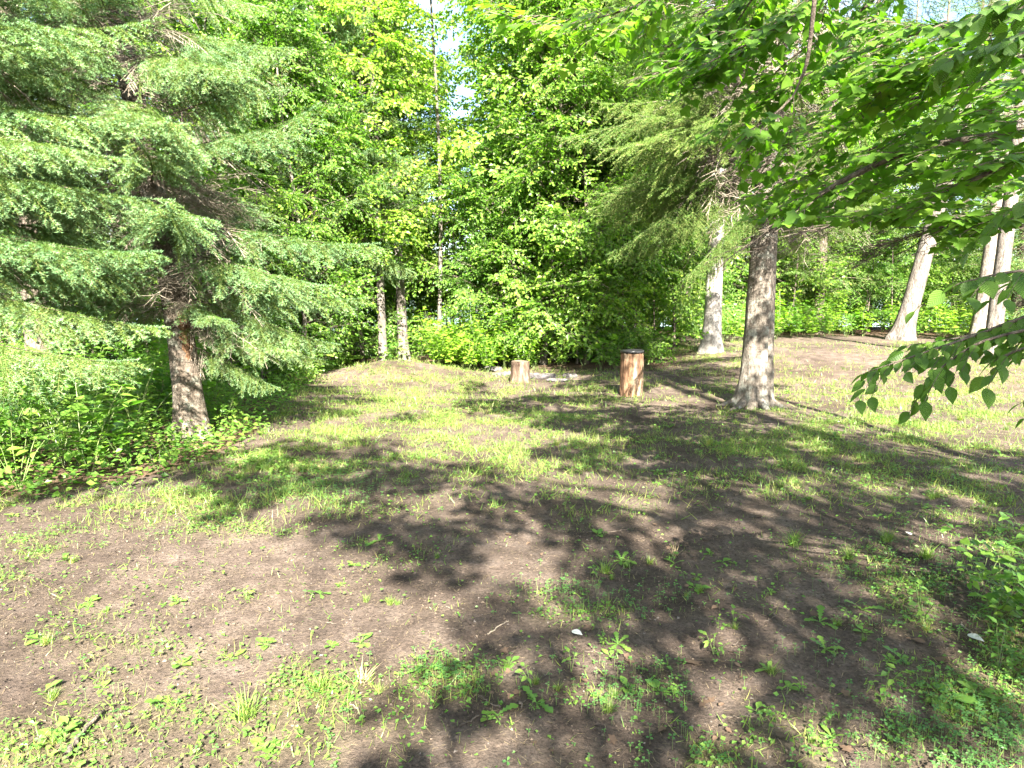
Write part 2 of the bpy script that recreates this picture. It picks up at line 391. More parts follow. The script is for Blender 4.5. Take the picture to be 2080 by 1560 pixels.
# ------------------------------------------------------------------ where grass grows and where shade falls, read off the photograph
TURF = [(850, 830, 210, 60, 1.3), (780, 905, 170, 60, .8), (600, 965, 120, 45, .85), (1000, 925, 200, 38, .8), (1800, 800, 230, 55, .85),
        (1900, 885, 230, 45, 1.1), (1720, 930, 260, 45, .85), (1380, 915, 200, 38, .55), (1150, 800, 90, 30, .9), (1250, 790, 60, 25, .8), (300, 1015, 320, 26, 1.0), (60, 1150, 90, 90, .5),
        (400, 1455, 200, 80, .4), (260, 1330, 100, 50, .3), (690, 1460, 100, 80, .4), (640, 1400, 90, 45, .7), (470, 1055, 140, 22, .6), (90, 1530, 170, 50, .6),
        (1990, 1500, 150, 75, 1.5), (1900, 1180, 140, 70, .6), (2050, 1250, 50, 150, .9), (900, 1390, 60, 32, .9), (1290, 1415, 80, 40, .75),
        (1240, 1230, 130, 30, .45), (1150, 1213, 30, 16, 1.0), (1480, 730, 120, 22, .9), (1950, 730, 200, 25, .8), (700, 780, 130, 30, .7), (1330, 1520, 110, 60, .35), (1430, 1545, 50, 30, .9),
        (1540, 1480, 40, 40, .5), (1700, 1500, 80, 60, .4), (760, 1120, 70, 20, .5), (1500, 990, 300, 30, .3), (2000, 1010, 150, 40, .6), (1080, 1030, 200, 30, .3), (850, 760, 90, 20, .9)]
def turf(x, y):
    u, v = to_px(x, y, hgt(x, y)); d = np.full(np.shape(u), .05)
    for a, b, sa, sb, w in TURF:
        d = np.maximum(d, w * np.exp(-.5 * (((u - a) / sa) ** 2 + ((v - b) / sb) ** 2)))
    fb = .5 * vnoise(x * 2.3, y * 2.3, 9) + .5 * vnoise(x * 7.5, y * 7.5, 10)
    d = d * (1 - .85 * np.exp(-.5 * (((u - 1700) / 120) ** 2 + ((v - 728) / 20) ** 2)))          # trodden bare pad
    pat = .12 + 1.5 * sstep(.38, .72, fb)
    return np.clip(d * pat, 0, 1.3)

def inpoly(u, v, poly):
    u = np.asarray(u); v = np.asarray(v); r = np.zeros(u.shape, bool); n = len(poly)
    for i in range(n):
        x1, y1 = poly[i]; x2, y2 = poly[(i + 1) % n]
        c = ((y1 > v) != (y2 > v)) & (u < (x2 - x1) * (v - y1) / (y2 - y1 + 1e-9) + x1); r ^= c
    return r
BANK = [(-3000, 1010), (60, 1010), (330, 958), (440, 928), (520, 880), (570, 815), (620, 765), (720, 742), (900, 700), (900, 640), (-3000, 640)]
CLEARING = [(570, 780), (720, 735), (1480, 715), (1600, 760), (2400, 760), (2400, 1800), (-900, 1800), (-900, 1010), (330, 965), (440, 935), (540, 850)]
LIT = [[(-900, 985), (430, 975), (540, 1030), (640, 1080), (830, 1095), (905, 1180), (965, 1270), (950, 1350), (850, 1400), (830, 1450), (900, 1480), (800, 1700), (-900, 1700)],
       [(720, 735), (930, 740), (960, 790), (1000, 860), (1130, 895), (1150, 950), (900, 945), (780, 905), (850, 850), (700, 790)],
       [(1560, 690), (2300, 690), (2300, 930), (1900, 905), (1680, 872), (1570, 800)],
       [(1750, 1600), (1800, 1490), (2300, 1400), (2300, 1600)]]
SPOTS = [(1050, 1165, 80, 52), (1110, 1265, 62, 42), (1470, 1310, 95, 62), (1420, 1400, 62, 50), (1230, 1355, 50, 40), (1060, 1490, 120, 70), (1580, 1500, 95, 60), (1540, 990, 65, 20), (1310, 990, 50, 16),
         (1230, 1010, 60, 20), (950, 1020, 55, 22), (1680, 1105, 40, 14), (1980, 1110, 75, 20), (2040, 1150, 55, 12), (1080, 960, 60, 16), (1400, 830, 60, 14), (1620, 840, 60, 20), (690, 820, 60, 16), (640, 880, 40, 14), (1350, 790, 60, 12), (1292, 782, 45, 36), (1057, 765, 36, 24)]
def shaded(x, y):
    u, v = to_px(x, y, 0 * np.asarray(x)); s = inpoly(u, v, CLEARING)
    for p in LIT: s &= ~inpoly(u, v, p)
    for a, b, ra, rb in SPOTS: s &= ((u - a) / (ra + 12)) ** 2 + ((v - b) / (rb + 12)) ** 2 > 1
    return s

# ------------------------------------------------------------------ ground, lake, far shore
def graded(lo, hi, step, far, n):
    a = np.arange(lo, hi + 1e-6, step); g = np.linspace(0, 1, n + 1)[1:] ** 2.2
    return np.concatenate([(lo - (far[0]) * g)[::-1], a, hi + far[1] * g])
xs = graded(-7, 8, .075, (160, 160), 42); ys = graded(.4, 14, .075, (40, 44), 46)
X, Y = np.meshgrid(xs, ys); Z = hgt(X, Y)
nx, ny = len(xs), len(ys)
V = np.stack([X, Y, Z], -1).reshape(-1, 3)
i = (np.arange(ny - 1)[:, None] * nx + np.arange(nx - 1)[None]).ravel()
F = np.concatenate([np.stack([i, i + 1, i + nx + 1], -1), np.stack([i, i + nx + 1, i + nx], -1)])
gm = mesh('ground', [(V, F, M['soil'], True)])
def attr(me, name, vals):
    a = me.attributes.new(name, 'FLOAT', 'POINT'); a.data.foreach_set('value', np.asarray(vals, np.float32).ravel())
attr(gm, 'turf', turf(V[:, 0], V[:, 1]))
def litter(x, y):
    # forest floor: beyond the clearing's edge
    e = np.maximum(sstep(13.6, 15.0, y) * (1 - sstep(3.0, 4.2, x)), sstep(20, 22, y))
    u, v = to_px(x, y, 0 * np.asarray(x, float))
    e = np.maximum(e, np.where(inpoly(u, v, BANK) & (np.asarray(y) > 1), 1.0, 0.0))
    return np.clip(e, 0, 1)
attr(gm, 'litter', litter(V[:, 0], V[:, 1]))
tag(obj('ground', gm), 'brown soil of the clearing with patchy grass', kind='structure')
wv = np.array([(-400, 50, -2.55), (400, 50, -2.55), (400, 1500, -2.55), (-400, 1500, -2.55)], float)
tag(obj('lake', mesh('lake', [(wv, np.array([(0, 1, 2), (0, 2, 3)]), M['water'])])), 'blue lake water behind the forest', kind='structure')
hx = np.linspace(-900, 900, 61); rows = []
for k, (yy, zf) in enumerate([(700, 0), (760, .35), (850, .8), (1000, 1.0)]):
    rows.append(np.stack([hx, np.full(61, yy) + 0 * hx, -2.6 + zf * (38 + 26 * vnoise(hx * .006, hx * 0, 5))], -1))
hv = np.concatenate(rows); i = (np.arange(3)[:, None] * 61 + np.arange(60)[None]).ravel()
tag(obj('far_shore_hill', mesh('far_shore_hill', [(hv, np.concatenate([np.stack([i, i + 1, i + 62], -1), np.stack([i, i + 62, i + 61], -1)]), M['hill'], True)])), 'wooded hill on the far shore of the lake', kind='structure')

# ------------------------------------------------------------------ conifer boughs
def bough(rng, L=2.2, dens=420, nl=.023, nw=.0046, step=.07, sub=.05, bare=.28, needle='needle', tip='needle_tip', tipfrac=.7, droop=.3):
    t = np.linspace(0, 1, 13); sw = rng.uniform(-.07, .07)
    ax = np.stack([L * t, L * sw * np.sin(t * 2.4), L * (.10 * t - droop * t ** 2 + .16 * t ** 4)], -1)
    wood = [sticks(ax[:-1], ax[1:], .012 * L / 2.2 * (1 - t[:-1]) ** 1.5 + .002, .012 * L / 2.2 * (1 - t[1:]) ** 1.5 + .002)]
    S0, S1, kind = [], [], []; B0, B1 = [], []
    def axp(q): return np.array([np.interp(q, t, ax[:, k]) for k in range(3)])
    tt = .08
    while tt < 1.0:
        for sgn in (-1, 1):
            q = min(tt + rng.uniform(-.012, .012), 1.0); p = axp(q)
            ln = L * (.40 * (1 - q) ** .75 * min(1, (q + .05) / .3) + .045) * rng.uniform(.6, 1.15)
            a = math.radians(rng.uniform(42, 62)); d = np.array([math.cos(a), sgn * math.sin(a), rng.uniform(-.62, .0)]); d /= np.linalg.norm(d)
            n = max(2, int(ln / sub)); dead = q < bare and rng.random() < .8
            pts = [p]
            for k in range(n):
                d = d + np.array([.02, 0, -.055 + .02 * rng.standard_normal()]); d /= np.linalg.norm(d); pts.append(pts[-1] + d * ln / n)
            pts = np.array(pts)
            (B0 if dead else S0).extend(pts[:-1]); (B1 if dead else S1).extend(pts[1:])
            if not dead: kind.extend([(k / n > .75) for k in range(n)])
            for k in range(1, n):
                for s2 in (-1, 1):
                    if rng.random() < .22: continue
                    l2 = (ln * (1 - k / n) * .42 + .03) * rng.uniform(.5, 1.1); dd = pts[k + 1] - pts[k]; dd /= np.linalg.norm(dd)
                    side = np.cross(dd, [0, 0, 1.0]) * s2
                    e = dd * .68 + side * .72 + np.array([0, 0, rng.uniform(-.35, .1)]); e /= np.linalg.norm(e)
                    e2 = e + np.array([0, 0, -.12]); m = pts[k] + e * l2 * .5; f = m + e2 * l2 * .5
                    if dead:
                        if rng.random() < .6: B0 += [pts[k], m]; B1 += [m, f]
                    else:
                        S0 += [pts[k], m]; S1 += [m, f]; kind += [False, True]
        tt += step / L
    for q in range(3, 12):
        for _ in range(2): S0.append(ax[q]); S1.append(ax[q + 1]); kind.append(q > 9)
    S0 = np.array(S0); S1 = np.array(S1); kind = np.array(kind)
    thick = slice(None) if dens > 100 else slice(0, None, 4)      # far trees: only every fourth twiglet
    tw = sticks(S0[thick], S1[thick], .0016 if dens > 100 else .0030, .0012)
    deadw = [sticks(np.array(B0), np.array(B1), .004, .0025)] if B0 else []
    ln = np.linalg.norm(S1 - S0, axis=1); cnt = np.maximum(1, (ln * dens).astype(int))
    idx = np.repeat(np.arange(len(S0)), cnt); n = len(idx)
    f = rng.random(n)[:, None]; P = S0[idx] * (1 - f) + S1[idx] * f; d = norm(S1 - S0)[idx]
    up = np.array([0, 0, 1.0]); sd_ = norm(np.cross(d, up)); u2 = np.cross(sd_, d)
    th = rng.normal(0, 1.0, n) + np.where(rng.random(n) < .5, PI * .5, -PI * .5) * .62      # mostly to the sides and up
    rad = np.cos(th)[:, None] * u2 + np.sin(th)[:, None] * sd_
    nd = norm(d * rng.uniform(.35, .8, n)[:, None] + rad)
    w = norm(np.cross(nd, rad + rng.normal(0, .5, (n, 3)))) * nw * .5
    tipz = P + nd * (nl * rng.uniform(.75, 1.2, n))[:, None]
    NV = np.stack([P - w, P + w, tipz], 1)
    istip = kind[idx] & (rng.random(n) < tipfrac * 2)
    parts = [(*join(wood), M['twig']), (*tw, M['yellow_twig'])]
    if deadw: parts.append((*join(deadw), M['dead']))
    for mask, mt in ((~istip, needle), (istip, tip)):
        v = NV[mask].reshape(-1, 3); parts.append((v, np.arange(len(v)).reshape(-1, 3), M[mt]))
    return parts

def dead_bough(rng, L=1.8):
    A, B, r0 = [], [], []
    def grow(p, d, ln, r, lev):
        n = max(2, int(ln / .09)); 
        for k in range(n):
            d = d + rng.normal(0, .13, 3) + np.array([0, 0, -.03]); d = d / np.linalg.norm(d); q = p + d * ln / n
            A.append(p); B.append(q); r0.append(r * (1 - .7 * k / n)); p = q
            if lev < 3 and k >= (1 if lev else 2):
                for s in (-1, 1):
                    if rng.random() < (.8, .6, .4)[lev]:
                        sd2 = np.cross(d, [0, 0, 1.0]) * s; e = d * .6 + sd2 * .8 + rng.normal(0, .25, 3); e /= np.linalg.norm(e)
                        grow(p, e, ln * (.38, .42, .4)[lev] * (1 - k / n * .7) * rng.uniform(.6, 1.2), r * .5, lev + 1)
    grow(np.zeros(3), np.array([1, 0, .05]), L, .0075, 0)
    r0 = np.maximum(np.array(r0), .0014)
    return [(*sticks(np.array(A), np.array(B), r0, r0 * .85), M['dead'])]

def needle_bough_far(rng, L=2.2, needle='needle', tip='needle_tip', **k):
    return bough(rng, L, dens=46, nl=.05, nw=.011, step=.16, sub=.11, bare=.2, needle=needle, tip=tip, **k)

FIR = [mesh('fir_bough', bough(np.random.default_rng(100 + k), dens=340, droop=.24 + .05 * (k % 4))) for k in range(6)]
SPR = [mesh('spruce_bough', bough(np.random.default_rng(200 + k), dens=380, nl=.020, nw=.0044, step=.075, bare=.30, needle='needle_dark', tip='needle', tipfrac=.35, droop=.30 + .06 * (k % 3))) for k in range(5)]
DEAD = [mesh('dead_bough', dead_bough(np.random.default_rng(300 + k))) for k in range(5)]

def trunk_mesh(name, curve, r0, r1, H, mat, seg=20, rings=46, flare=.5, lobes=5, seed=0, groove=None):
    rng = np.random.default_rng(seed)
    z = (np.linspace(0, 1, rings) ** 1.7) * H; z = np.concatenate([[-.25], z])
    pts = np.stack([curve(max(q, 0)) + np.array([0, 0, q]) for q in z]); 
    th = np.arange(seg) * 2 * PI / seg; ph = rng.uniform(0, 6, 3)
    zz = np.maximum(z, 0)[:, None]
    r = r0 + (r1 - r0) * (zz / H) ** .9
    fl = np.exp(-zz / .28)
    lob = .5 + .5 * np.cos(lobes * th[None] + ph[0] + .6 * np.sin(2 * th + ph[1]))
    r = r * (1 + flare * fl * (.35 + .9 * lob))
    r = r * (1 + .05 * (vnoise(th[None] * 2.2 + seed, zz * 1.7, seed) - .5) + .05 * (vnoise(th[None] * 5 + seed, zz * 6, seed + 1) - .5))
    if groove:
        dth = (th[None] - groove[0] - .1 * np.sin(zz * 3) + PI) % (2 * PI) - PI
        r = r * (1 - .34 * np.exp(-(dth / .13) ** 2) * (1 - sstep(groove[1] * .55, groove[1], zz)) + .10 * np.exp(-((dth - .5) / .3) ** 2) * (1 - sstep(.5, 1.5, zz)))
    r = np.where(z[:, None] < 0, r * 1.15, r)
    return tube(pts, r, seg)

def conifer(name, label, loc, H, r0, Lmax, nb, boughs, bark, z0, seed, curve=None, ndead=0, deadz=(.8, 4), group=None, cat='tree', azbias=None, lowlen=.75, pitch=(-.15, .35), zmax=None, extra=None, clear=None, groove=None):
    rng = np.random.default_rng(seed); curve = curve or (lambda z: np.zeros(3))
    root = thing(name, label, cat, loc, group)
    V, F = trunk_mesh('trunk', curve, r0, .02, H, bark, seed=seed, seg=56 if groove else 20, rings=70 if groove else 46, groove=groove)
    obj('trunk', mesh('trunk', [(V, F, bark, True)]), root)
    ztop = zmax or H * .97
    for k in range(nb):
        f = (k + rng.random()) / nb; z = z0 + (ztop - z0) * f ** 1.25
        az = k * 2.39996 + rng.uniform(-.35, .35)
        if azbias is not None and rng.random() < .3: az = azbias + rng.normal(0, .7)
        if clear is not None and abs((az - clear[0] + PI) % (2 * PI) - PI) < clear[1] and z < clear[2]: az += PI * .6 * (1 if rng.random() < .5 else -1)
        ln = Lmax * (1 - (z / H)) ** .8 * rng.uniform(.75, 1.12)
        ln *= lowlen + (1 - lowlen) * min(1, (z - z0) / 1.5)
        pt = pitch[0] + (pitch[1] - pitch[0]) * (z / H) + rng.normal(0, .17)
        o = obj('branch', boughs[rng.integers(len(boughs))], root)
        o.location = tuple(curve(z) + np.array([0, 0, z])); o.rotation_euler = (rng.normal(0, .42), -pt, az); s = ln / 2.2
        o.scale = (s, s * rng.uniform(.85, 1.2), s)
        o.rotation_mode = 'XYZ'
    for k in range(ndead):
        z = rng.uniform(*deadz); az = rng.uniform(0, 2 * PI); s = rng.uniform(.35, .8) * Lmax / 2.6
        o = obj('dead_branch', DEAD[rng.integers(len(DEAD))], root)
        o.location = tuple(curve(z) + np.array([0, 0, z])); o.rotation_euler = (rng.uniform(-.5, .5), rng.uniform(-.2, .45), az); o.scale = (s,) * 3
    for e in (extra or []):
        z, az, pt, ln, bm = e
        o = obj('branch', bm, root); o.location = tuple(curve(z) + np.array([0, 0, z])); o.rotation_euler = (0, -pt, az); o.scale = (ln / 2.2,) * 3
    return root

# left fir, leaning a little
pL = ground(392, 885)
cL = lambda z: np.array([-.105 * z + .05 * math.sin(z * 1.1), .01 * z, 0])
firL = conifer('fir_tree', 'leaning fir with a bare flared trunk base beside the leafy undergrowth', pL, 12.5, .155, 2.8, 118, FIR, M['spruce_bark'], 1.3, 11, cL, 95, (1.5, 5.5), azbias=-PI / 2, clear=(-PI / 2 + .1, .6, 1.75), pitch=(-.02, .3), lowlen=.5, extra=[(1.25, -.35, -.15, 1.5, FIR[1]), (1.2, .1, -.1, 1.6, FIR[3]), (1.05, -.2, -.42, 1.25, FIR[4]), (1.7, .25, -.1, 2.1, FIR[0]), (2.0, -.35, -.08, 2.2, FIR[2]), (1.55, -.05, -.25, 1.9, FIR[5]), (2.3, -.1, -.05, 2.4, FIR[1])])
# torn rusty bark scar on its trunk
def scar(root, zc, w, h, r, az, mat):
    n, m_ = 9, 15; P = []
    for a in range(m_):
        for b in range(n):
            fa = a / (m_ - 1) * 2 - 1; fb = b / (n - 1) * 2 - 1
            wz = w * math.sqrt(max(0, 1 - fa * fa)) * (1 + .35 * math.sin(a * 2.3)); ang = az + fb * wz
            rr = r + .012 * (1 - fb * fb) * (1 - fa * fa) - .004
            c = cL(zc + fa * h); P.append((c[0] + rr * math.cos(ang), c[1] + rr * math.sin(ang), zc + fa * h))
    i = (np.arange(m_ - 1)[:, None] * n + np.arange(n - 1)[None]).ravel()
    return obj('bark_scar', mesh('bark_scar', [(np.array(P), np.concatenate([np.stack([i, i + 1, i + n + 1], -1), np.stack([i, i + n + 1, i + n], -1)]), mat, True)]), root)
tag(scar(firL, 1.15, .42, .30, .150, -PI / 2 + .85, M['rust_bark']), 'rusty torn bark on the fir trunk')
# second fir, off the left edge, its boughs reaching in
conifer('fir_tree', 'fir whose low boughs hang over the undergrowth, its trunk left of the view', (-5.1, 5.3, float(hgt(-5.1, 5.3))), 11, .15, 2.4, 75, FIR, M['spruce_bark'], 1.9, 12, None, 8, (1.6, 4), azbias=.3, clear=(-PI / 2, 1.15, 20),
        extra=[(1.35, -.12, -.12, 2.25, FIR[0]), (2.6, .25, .0, 2.3, FIR[2]), (1.9, .6, -.05, 2.1, FIR[4]), (2.15, .02, -.05, 2.3, FIR[1]), (3.1, .4, .05, 2.4, FIR[5]), (2.9, .05, .02, 2.2, FIR[3]), (2.3, .85, -.05, 2.3, FIR[0]), (3.6, .2, .1, 2.3, FIR[4]), (1.75, .3, -.16, 2.2, FIR[5])], pitch=(0, .3))
# third fir behind, dark and tall
pB = ground(665, 745); pB[2] = float(hgt(pB[0], pB[1]))
conifer('fir_tree', 'tall dark fir standing behind the leaning fir', pB, 15, .16, 3.0, 110, FIR, M['grey_bark'], 2.2, 13, lambda z: np.array([-.01 * z, 0, 0]), 30, (1.2, 5))
# conifer trunk at far left
pC = at(52, 420, 11.0); pC[2] = float(hgt(pC[0], pC[1]))
conifer('fir_tree', 'dark trunked fir seen through the boughs beside a pale gap', pC, 14, .20, 2.7, 80, FIR, M['dark_bark'], 3.4, 14, None, 26, (1.0, 4.5))

# right spruce with the split trunk
pR = ground(1532, 824)
cR = lambda z: np.array([.012 * z, 0, 0])
spR = conifer('spruce_tree', 'grey split trunk spruce standing in the middle of the clearing', pR, 15, .215, 3.9, 112, SPR, M['grey_bark'], 2.8, 21, cR, 44, (2.3, 6.5), azbias=PI + .2, pitch=(-.26, .22), lowlen=.6, groove=(-PI / 2 + .55, 1.35))
for k, (a, l) in enumerate([(-2.5, .55), (-1.5, .5), (-.6, .45), (3.0, .5)]):
    q = np.linspace(0, 1, 8); pts = np.stack([np.cos(a) * (.15 + l * q), np.sin(a) * (.15 + l * q), .13 * (1 - q) ** 2 - .05 * q], -1)
    obj('root', mesh('root', [(*tube(pts, .075 * (1 - .75 * q), 8), M['grey_bark'], True)]), spR)

# ------------------------------------------------------------------ broadleaf sprays
def spray(rng, L=1.1, leaf=DIAMOND, ll=.085, spacing=.6, side=.13, droop=.25, tilt=.65, sublen=.5, wood_r=.0034, lw=1.0):
    t = np.linspace(0, 1, 7); sw = rng.uniform(-.1, .1)
    ax = np.stack([L * t, L * sw * np.sin(3 * t), L * (.08 * t - droop * t * t)], -1)
    A = list(ax[:-1]); B = list(ax[1:]); P, D = [], []
    def leaves(p0, p1, n, first=0.0):
        d = p1 - p0; d /= np.linalg.norm(d) + 1e-9
        for k in range(n):
            f = first + (1 - first) * (k + .5 + rng.uniform(-.3, .3)) / n; s = 1 if k % 2 else -1
            sd3 = np.cross(d, [0, 0, 1.0]) * s
            P.append(p0 + (p1 - p0) * f); D.append(d * rng.uniform(.4, .9) + sd3 * rng.uniform(.6, 1.1) + np.array([0, 0, rng.uniform(-.55, .1)]))
        P.append(p1); D.append(d + np.array([0, 0, -.3]))
    q = .12; s = 1
    while q < 1:
        p = np.array([np.interp(q, t, ax[:, k]) for k in range(3)]); s = -s
        ln = L * sublen * (1 - q) ** .6 * rng.uniform(.6, 1.15) + .06
        a = math.radians(rng.uniform(35, 65)); d = np.array([math.cos(a), s * math.sin(a), rng.uniform(-.25, .15)])
        m = p + d * ln * .5; e = m + (d + np.array([0, 0, -.2])) * ln * .5
        A += [p, m]; B += [m, e]; n = max(1, int(ln * .5 / (ll * spacing)))
        leaves(p, m, n, .25); leaves(m, e, n)
        q += side / L
    leaves(ax[3], ax[6], int(L * .5 / (ll * spacing)))
    P = np.array(P); D = norm(np.array(D)); n = len(P)
    nrm = norm(np.array([0, 0, 1.0]) + rng.normal(0, tilt, (n, 3)))
    Rm = frames(D, nrm); sc = ll * rng.uniform(.65, 1.2, n)
    return (P, Rm, sc), sticks(np.array(A), np.array(B), wood_r, wood_r * .5), (A, B)

def spray_parts(rng, leafmat_, woodmat=None, leaf=DIAMOND, **k):
    (P, Rm, sc), wood, _ = spray(rng, leaf=leaf, **k)
    return [(*scatter(leaf[0], leaf[1], P, Rm, sc), leafmat_), (*wood, woodmat or M['twig'])]

SPRAYS = [spray_parts(np.random.default_rng(400 + k), 0, 1, L=1.15, ll=.097) for k in range(6)]      # (V,F,slot)

def crown_parts(rng, H, rad, zlo, n, leafm, woodm, shape=1.0, scale=1.0, curve=lambda z: np.zeros(3), lean=.35, sprays=SPRAYS, gap=.0):
    LV, WV = [], []; LP0, LP1, LR = [], [], []
    nl = max(6, n // 9)
    for k in range(nl):
        f = (k + rng.random()) / nl; z = zlo + (H - zlo) * f * .96; az = k * 2.4 + rng.uniform(-.4, .4)
        prof = (math.sin(PI * min(1, (f * .93 + .12))) ** .6) * shape
        R_ = rad * prof * rng.uniform(.7, 1.15) + .25
        p0 = curve(z) + np.array([0, 0, z]); q = p0.copy(); d = np.array([math.cos(az), math.sin(az), lean + .6 * f])
        m = 5
        for s in range(m):
            d2 = d + rng.normal(0, .16, 3); p1 = q + d2 / np.linalg.norm(d2) * R_ / m
            LP0.append(q); LP1.append(p1); LR.append((.028 * (1 - s / m) * (1.15 - f) + .005) * min(1, rad / 2.2) ** 1.5)
            cnt = max(1, int(round(n / nl / m * (.55 + .9 * (s + 1) / m) + rng.random() - .4)))
            for c in range(cnt):
                a2 = az + rng.uniform(-1.25, 1.25); pt = rng.uniform(-.6, .5)
                rot = rotm(a2, pt, rng.normal(0, .5)); ss = scale * rng.uniform(.65, 1.15)
                sp = sprays[rng.integers(len(sprays))]; loc = q + (p1 - q) * rng.random()
                LV.append((xform(sp[0][0], rot, loc, ss), sp[0][1])); WV.append((xform(sp[1][0], rot, loc, ss), sp[1][1]))
            q = p1
    limbs = sticks(np.array(LP0), np.array(LP1), np.array(LR), np.array(LR) * .8)
    return [(*join(LV), leafm), (*join(WV + [limbs]), woodm)]

def broad_template(seed, H, rad, zlo, n, leafm, bark, r0=.09, bend=.25, **k):
    rng = np.random.default_rng(seed); ph = rng.uniform(0, 6)
    curve = lambda z: np.array([bend * math.sin(z * .45 + ph) - bend * math.sin(ph), bend * .6 * math.sin(z * .6 + ph * 2) - bend * .6 * math.sin(ph * 2), 0])
    tm = mesh('trunk', [(*trunk_mesh('t', curve, r0, .012, H, None, seg=12, rings=34, flare=.35, seed=seed), bark, True)])
    cm = mesh('crown', crown_parts(rng, H, rad, zlo, n, leafm, M['dark_bark'], curve=curve, **k))
    return tm, cm

BT = {
 'a': broad_template(31, 9.5, 2.1, 1.5, 300, M['broad'], M['grey_bark']),
 'b': broad_template(32, 11, 2.4, 2.2, 340, M['broad'], M['grey_bark'], r0=.11),
 'c': broad_template(33, 8.0, 1.7, .8, 250, M['bright'], M['grey_bark'], r0=.06, scale=.9),
 'e': broad_template(35, 9.0, 1.9, .25, 430, M['broad'], M['dark_bark'], r0=.08, scale=1.05),
 'f': broad_template(36, 10.5, 2.0, .4, 430, M['broad'], M['grey_bark'], r0=.08, scale=1.05),
 'g': broad_template(37, 9.5, 1.9, 2.7, 300, M['bright'], M['grey_bark'], r0=.06),
 'd': broad_template(34, 12, 1.15, 2.5, 110, M['bright'], M['birch_bark'], r0=.055, bend=.12),
}
SAP = [broad_template(41 + k, 2.6 + .5 * k, .85, .15, 46, M['under'] if k % 2 else M['broad'], M['dark_bark'], r0=.02, bend=.12, scale=.62) for k in range(3)]

def far_conifer(seed, H, Lmax, nb, z0, needle, tip, bark, r0=.17):
    rng = np.random.default_rng(seed); bs = [needle_bough_far(np.random.default_rng(seed * 10 + k), needle=needle, tip=tip) for k in range(4)]
    acc = {}
    for k in range(nb):
        f = (k + rng.random()) / nb; z = z0 + (H * .98 - z0) * f ** 1.1; az = k * 2.4 + rng.uniform(-.4, .4); ln = (Lmax * (1 - z / H) ** .75 + .2) * rng.uniform(.7, 1.15)
        rot = rotm(az, -.1 + .45 * z / H + rng.normal(0, .1), rng.normal(0, .2))
        for p in bs[rng.integers(4)]:
            acc.setdefault(p[2].name, []).append((xform(p[0], rot, (0, 0, z), ln / 2.2), p[1]))
    cm = mesh('crown', [(*join(v), bpy.data.materials[k]) for k, v in acc.items()])
    tm = mesh('trunk', [(*trunk_mesh('t', lambda z: np.zeros(3), r0, .02, H, None, seg=14, rings=30, flare=.3, seed=seed), bark, True)])
    return tm, cm
CT = {'p': far_conifer(51, 15, 2.6, 150, .7, 'needle', 'needle_tip', M['dark_bark']),
      'q': far_conifer(52, 17, 2.9, 150, 1.6, 'needle_dark', 'needle', M['dark_bark'], .2),
      'r': far_conifer(53, 18, 2.4, 95, 5.2, 'needle', 'needle_tip', M['pale_bark'], .24)}

def plant_tree(kind, u, dist, name, label, cat, group=None, scale=1.0, rz=None, tilt=(0, 0)):
    tm, cm = (BT | CT)[kind]
    d = ray(u, 600); x = d[0] / d[1] * dist; z = float(hgt(x, dist))
    root = thing(name, label, cat, (x, dist, z), group, rz if rz is not None else R.uniform(0, 6.28), scale)
    root.rotation_euler[0] = tilt[0]; root.rotation_euler[1] = tilt[1]
    obj('trunk', tm, root); obj('crown', cm, root); return root

# broadleaf trees along the back of the clearing
plant_tree('b', 1120, 16.3, 'broadleaf_tree', 'big green broadleaf tree leafy to the ground behind the short stump', 'tree')
plant_tree('b', 1225, 18.0, 'broadleaf_tree', 'broadleaf tree filling the wood behind the tall peeled log', 'tree')
plant_tree('a', 1085, 20.0, 'broadleaf_tree', 'broadleaf tree right of the sky gap behind the yellow green bush', 'tree', scale=1.15)
plant_tree('a', 1180, 21.5, 'broadleaf_tree', 'broadleaf tree deeper in the wood behind the tall peeled log', 'tree', scale=1.2)
plant_tree('d', 888, 15.8, 'slender_tree', 'slender pale stemmed tree rising through the sky gap', 'tree', rz=.3)
plant_tree('c', 815, 18.6, 'broadleaf_tree', 'yellow green young tree left of the slender pale stem', 'tree', scale=1.05)
plant_tree('g', 735, 15.6, 'broadleaf_tree', 'yellow green crown hanging over the thin pale trunk', 'tree', scale=.9)
plant_tree('g', 800, 17.6, 'broadleaf_tree', 'yellow green crown between the thin pale trunk and the sky gap', 'tree', scale=.8)
plant_tree('c', 735, 19.0, 'broadleaf_tree', 'bright young tree behind the soil heap', 'tree', scale=.9)
plant_tree('c', 960, 22.5, 'broadleaf_tree', 'bright young tree low in the sky gap', 'tree', scale=.8)
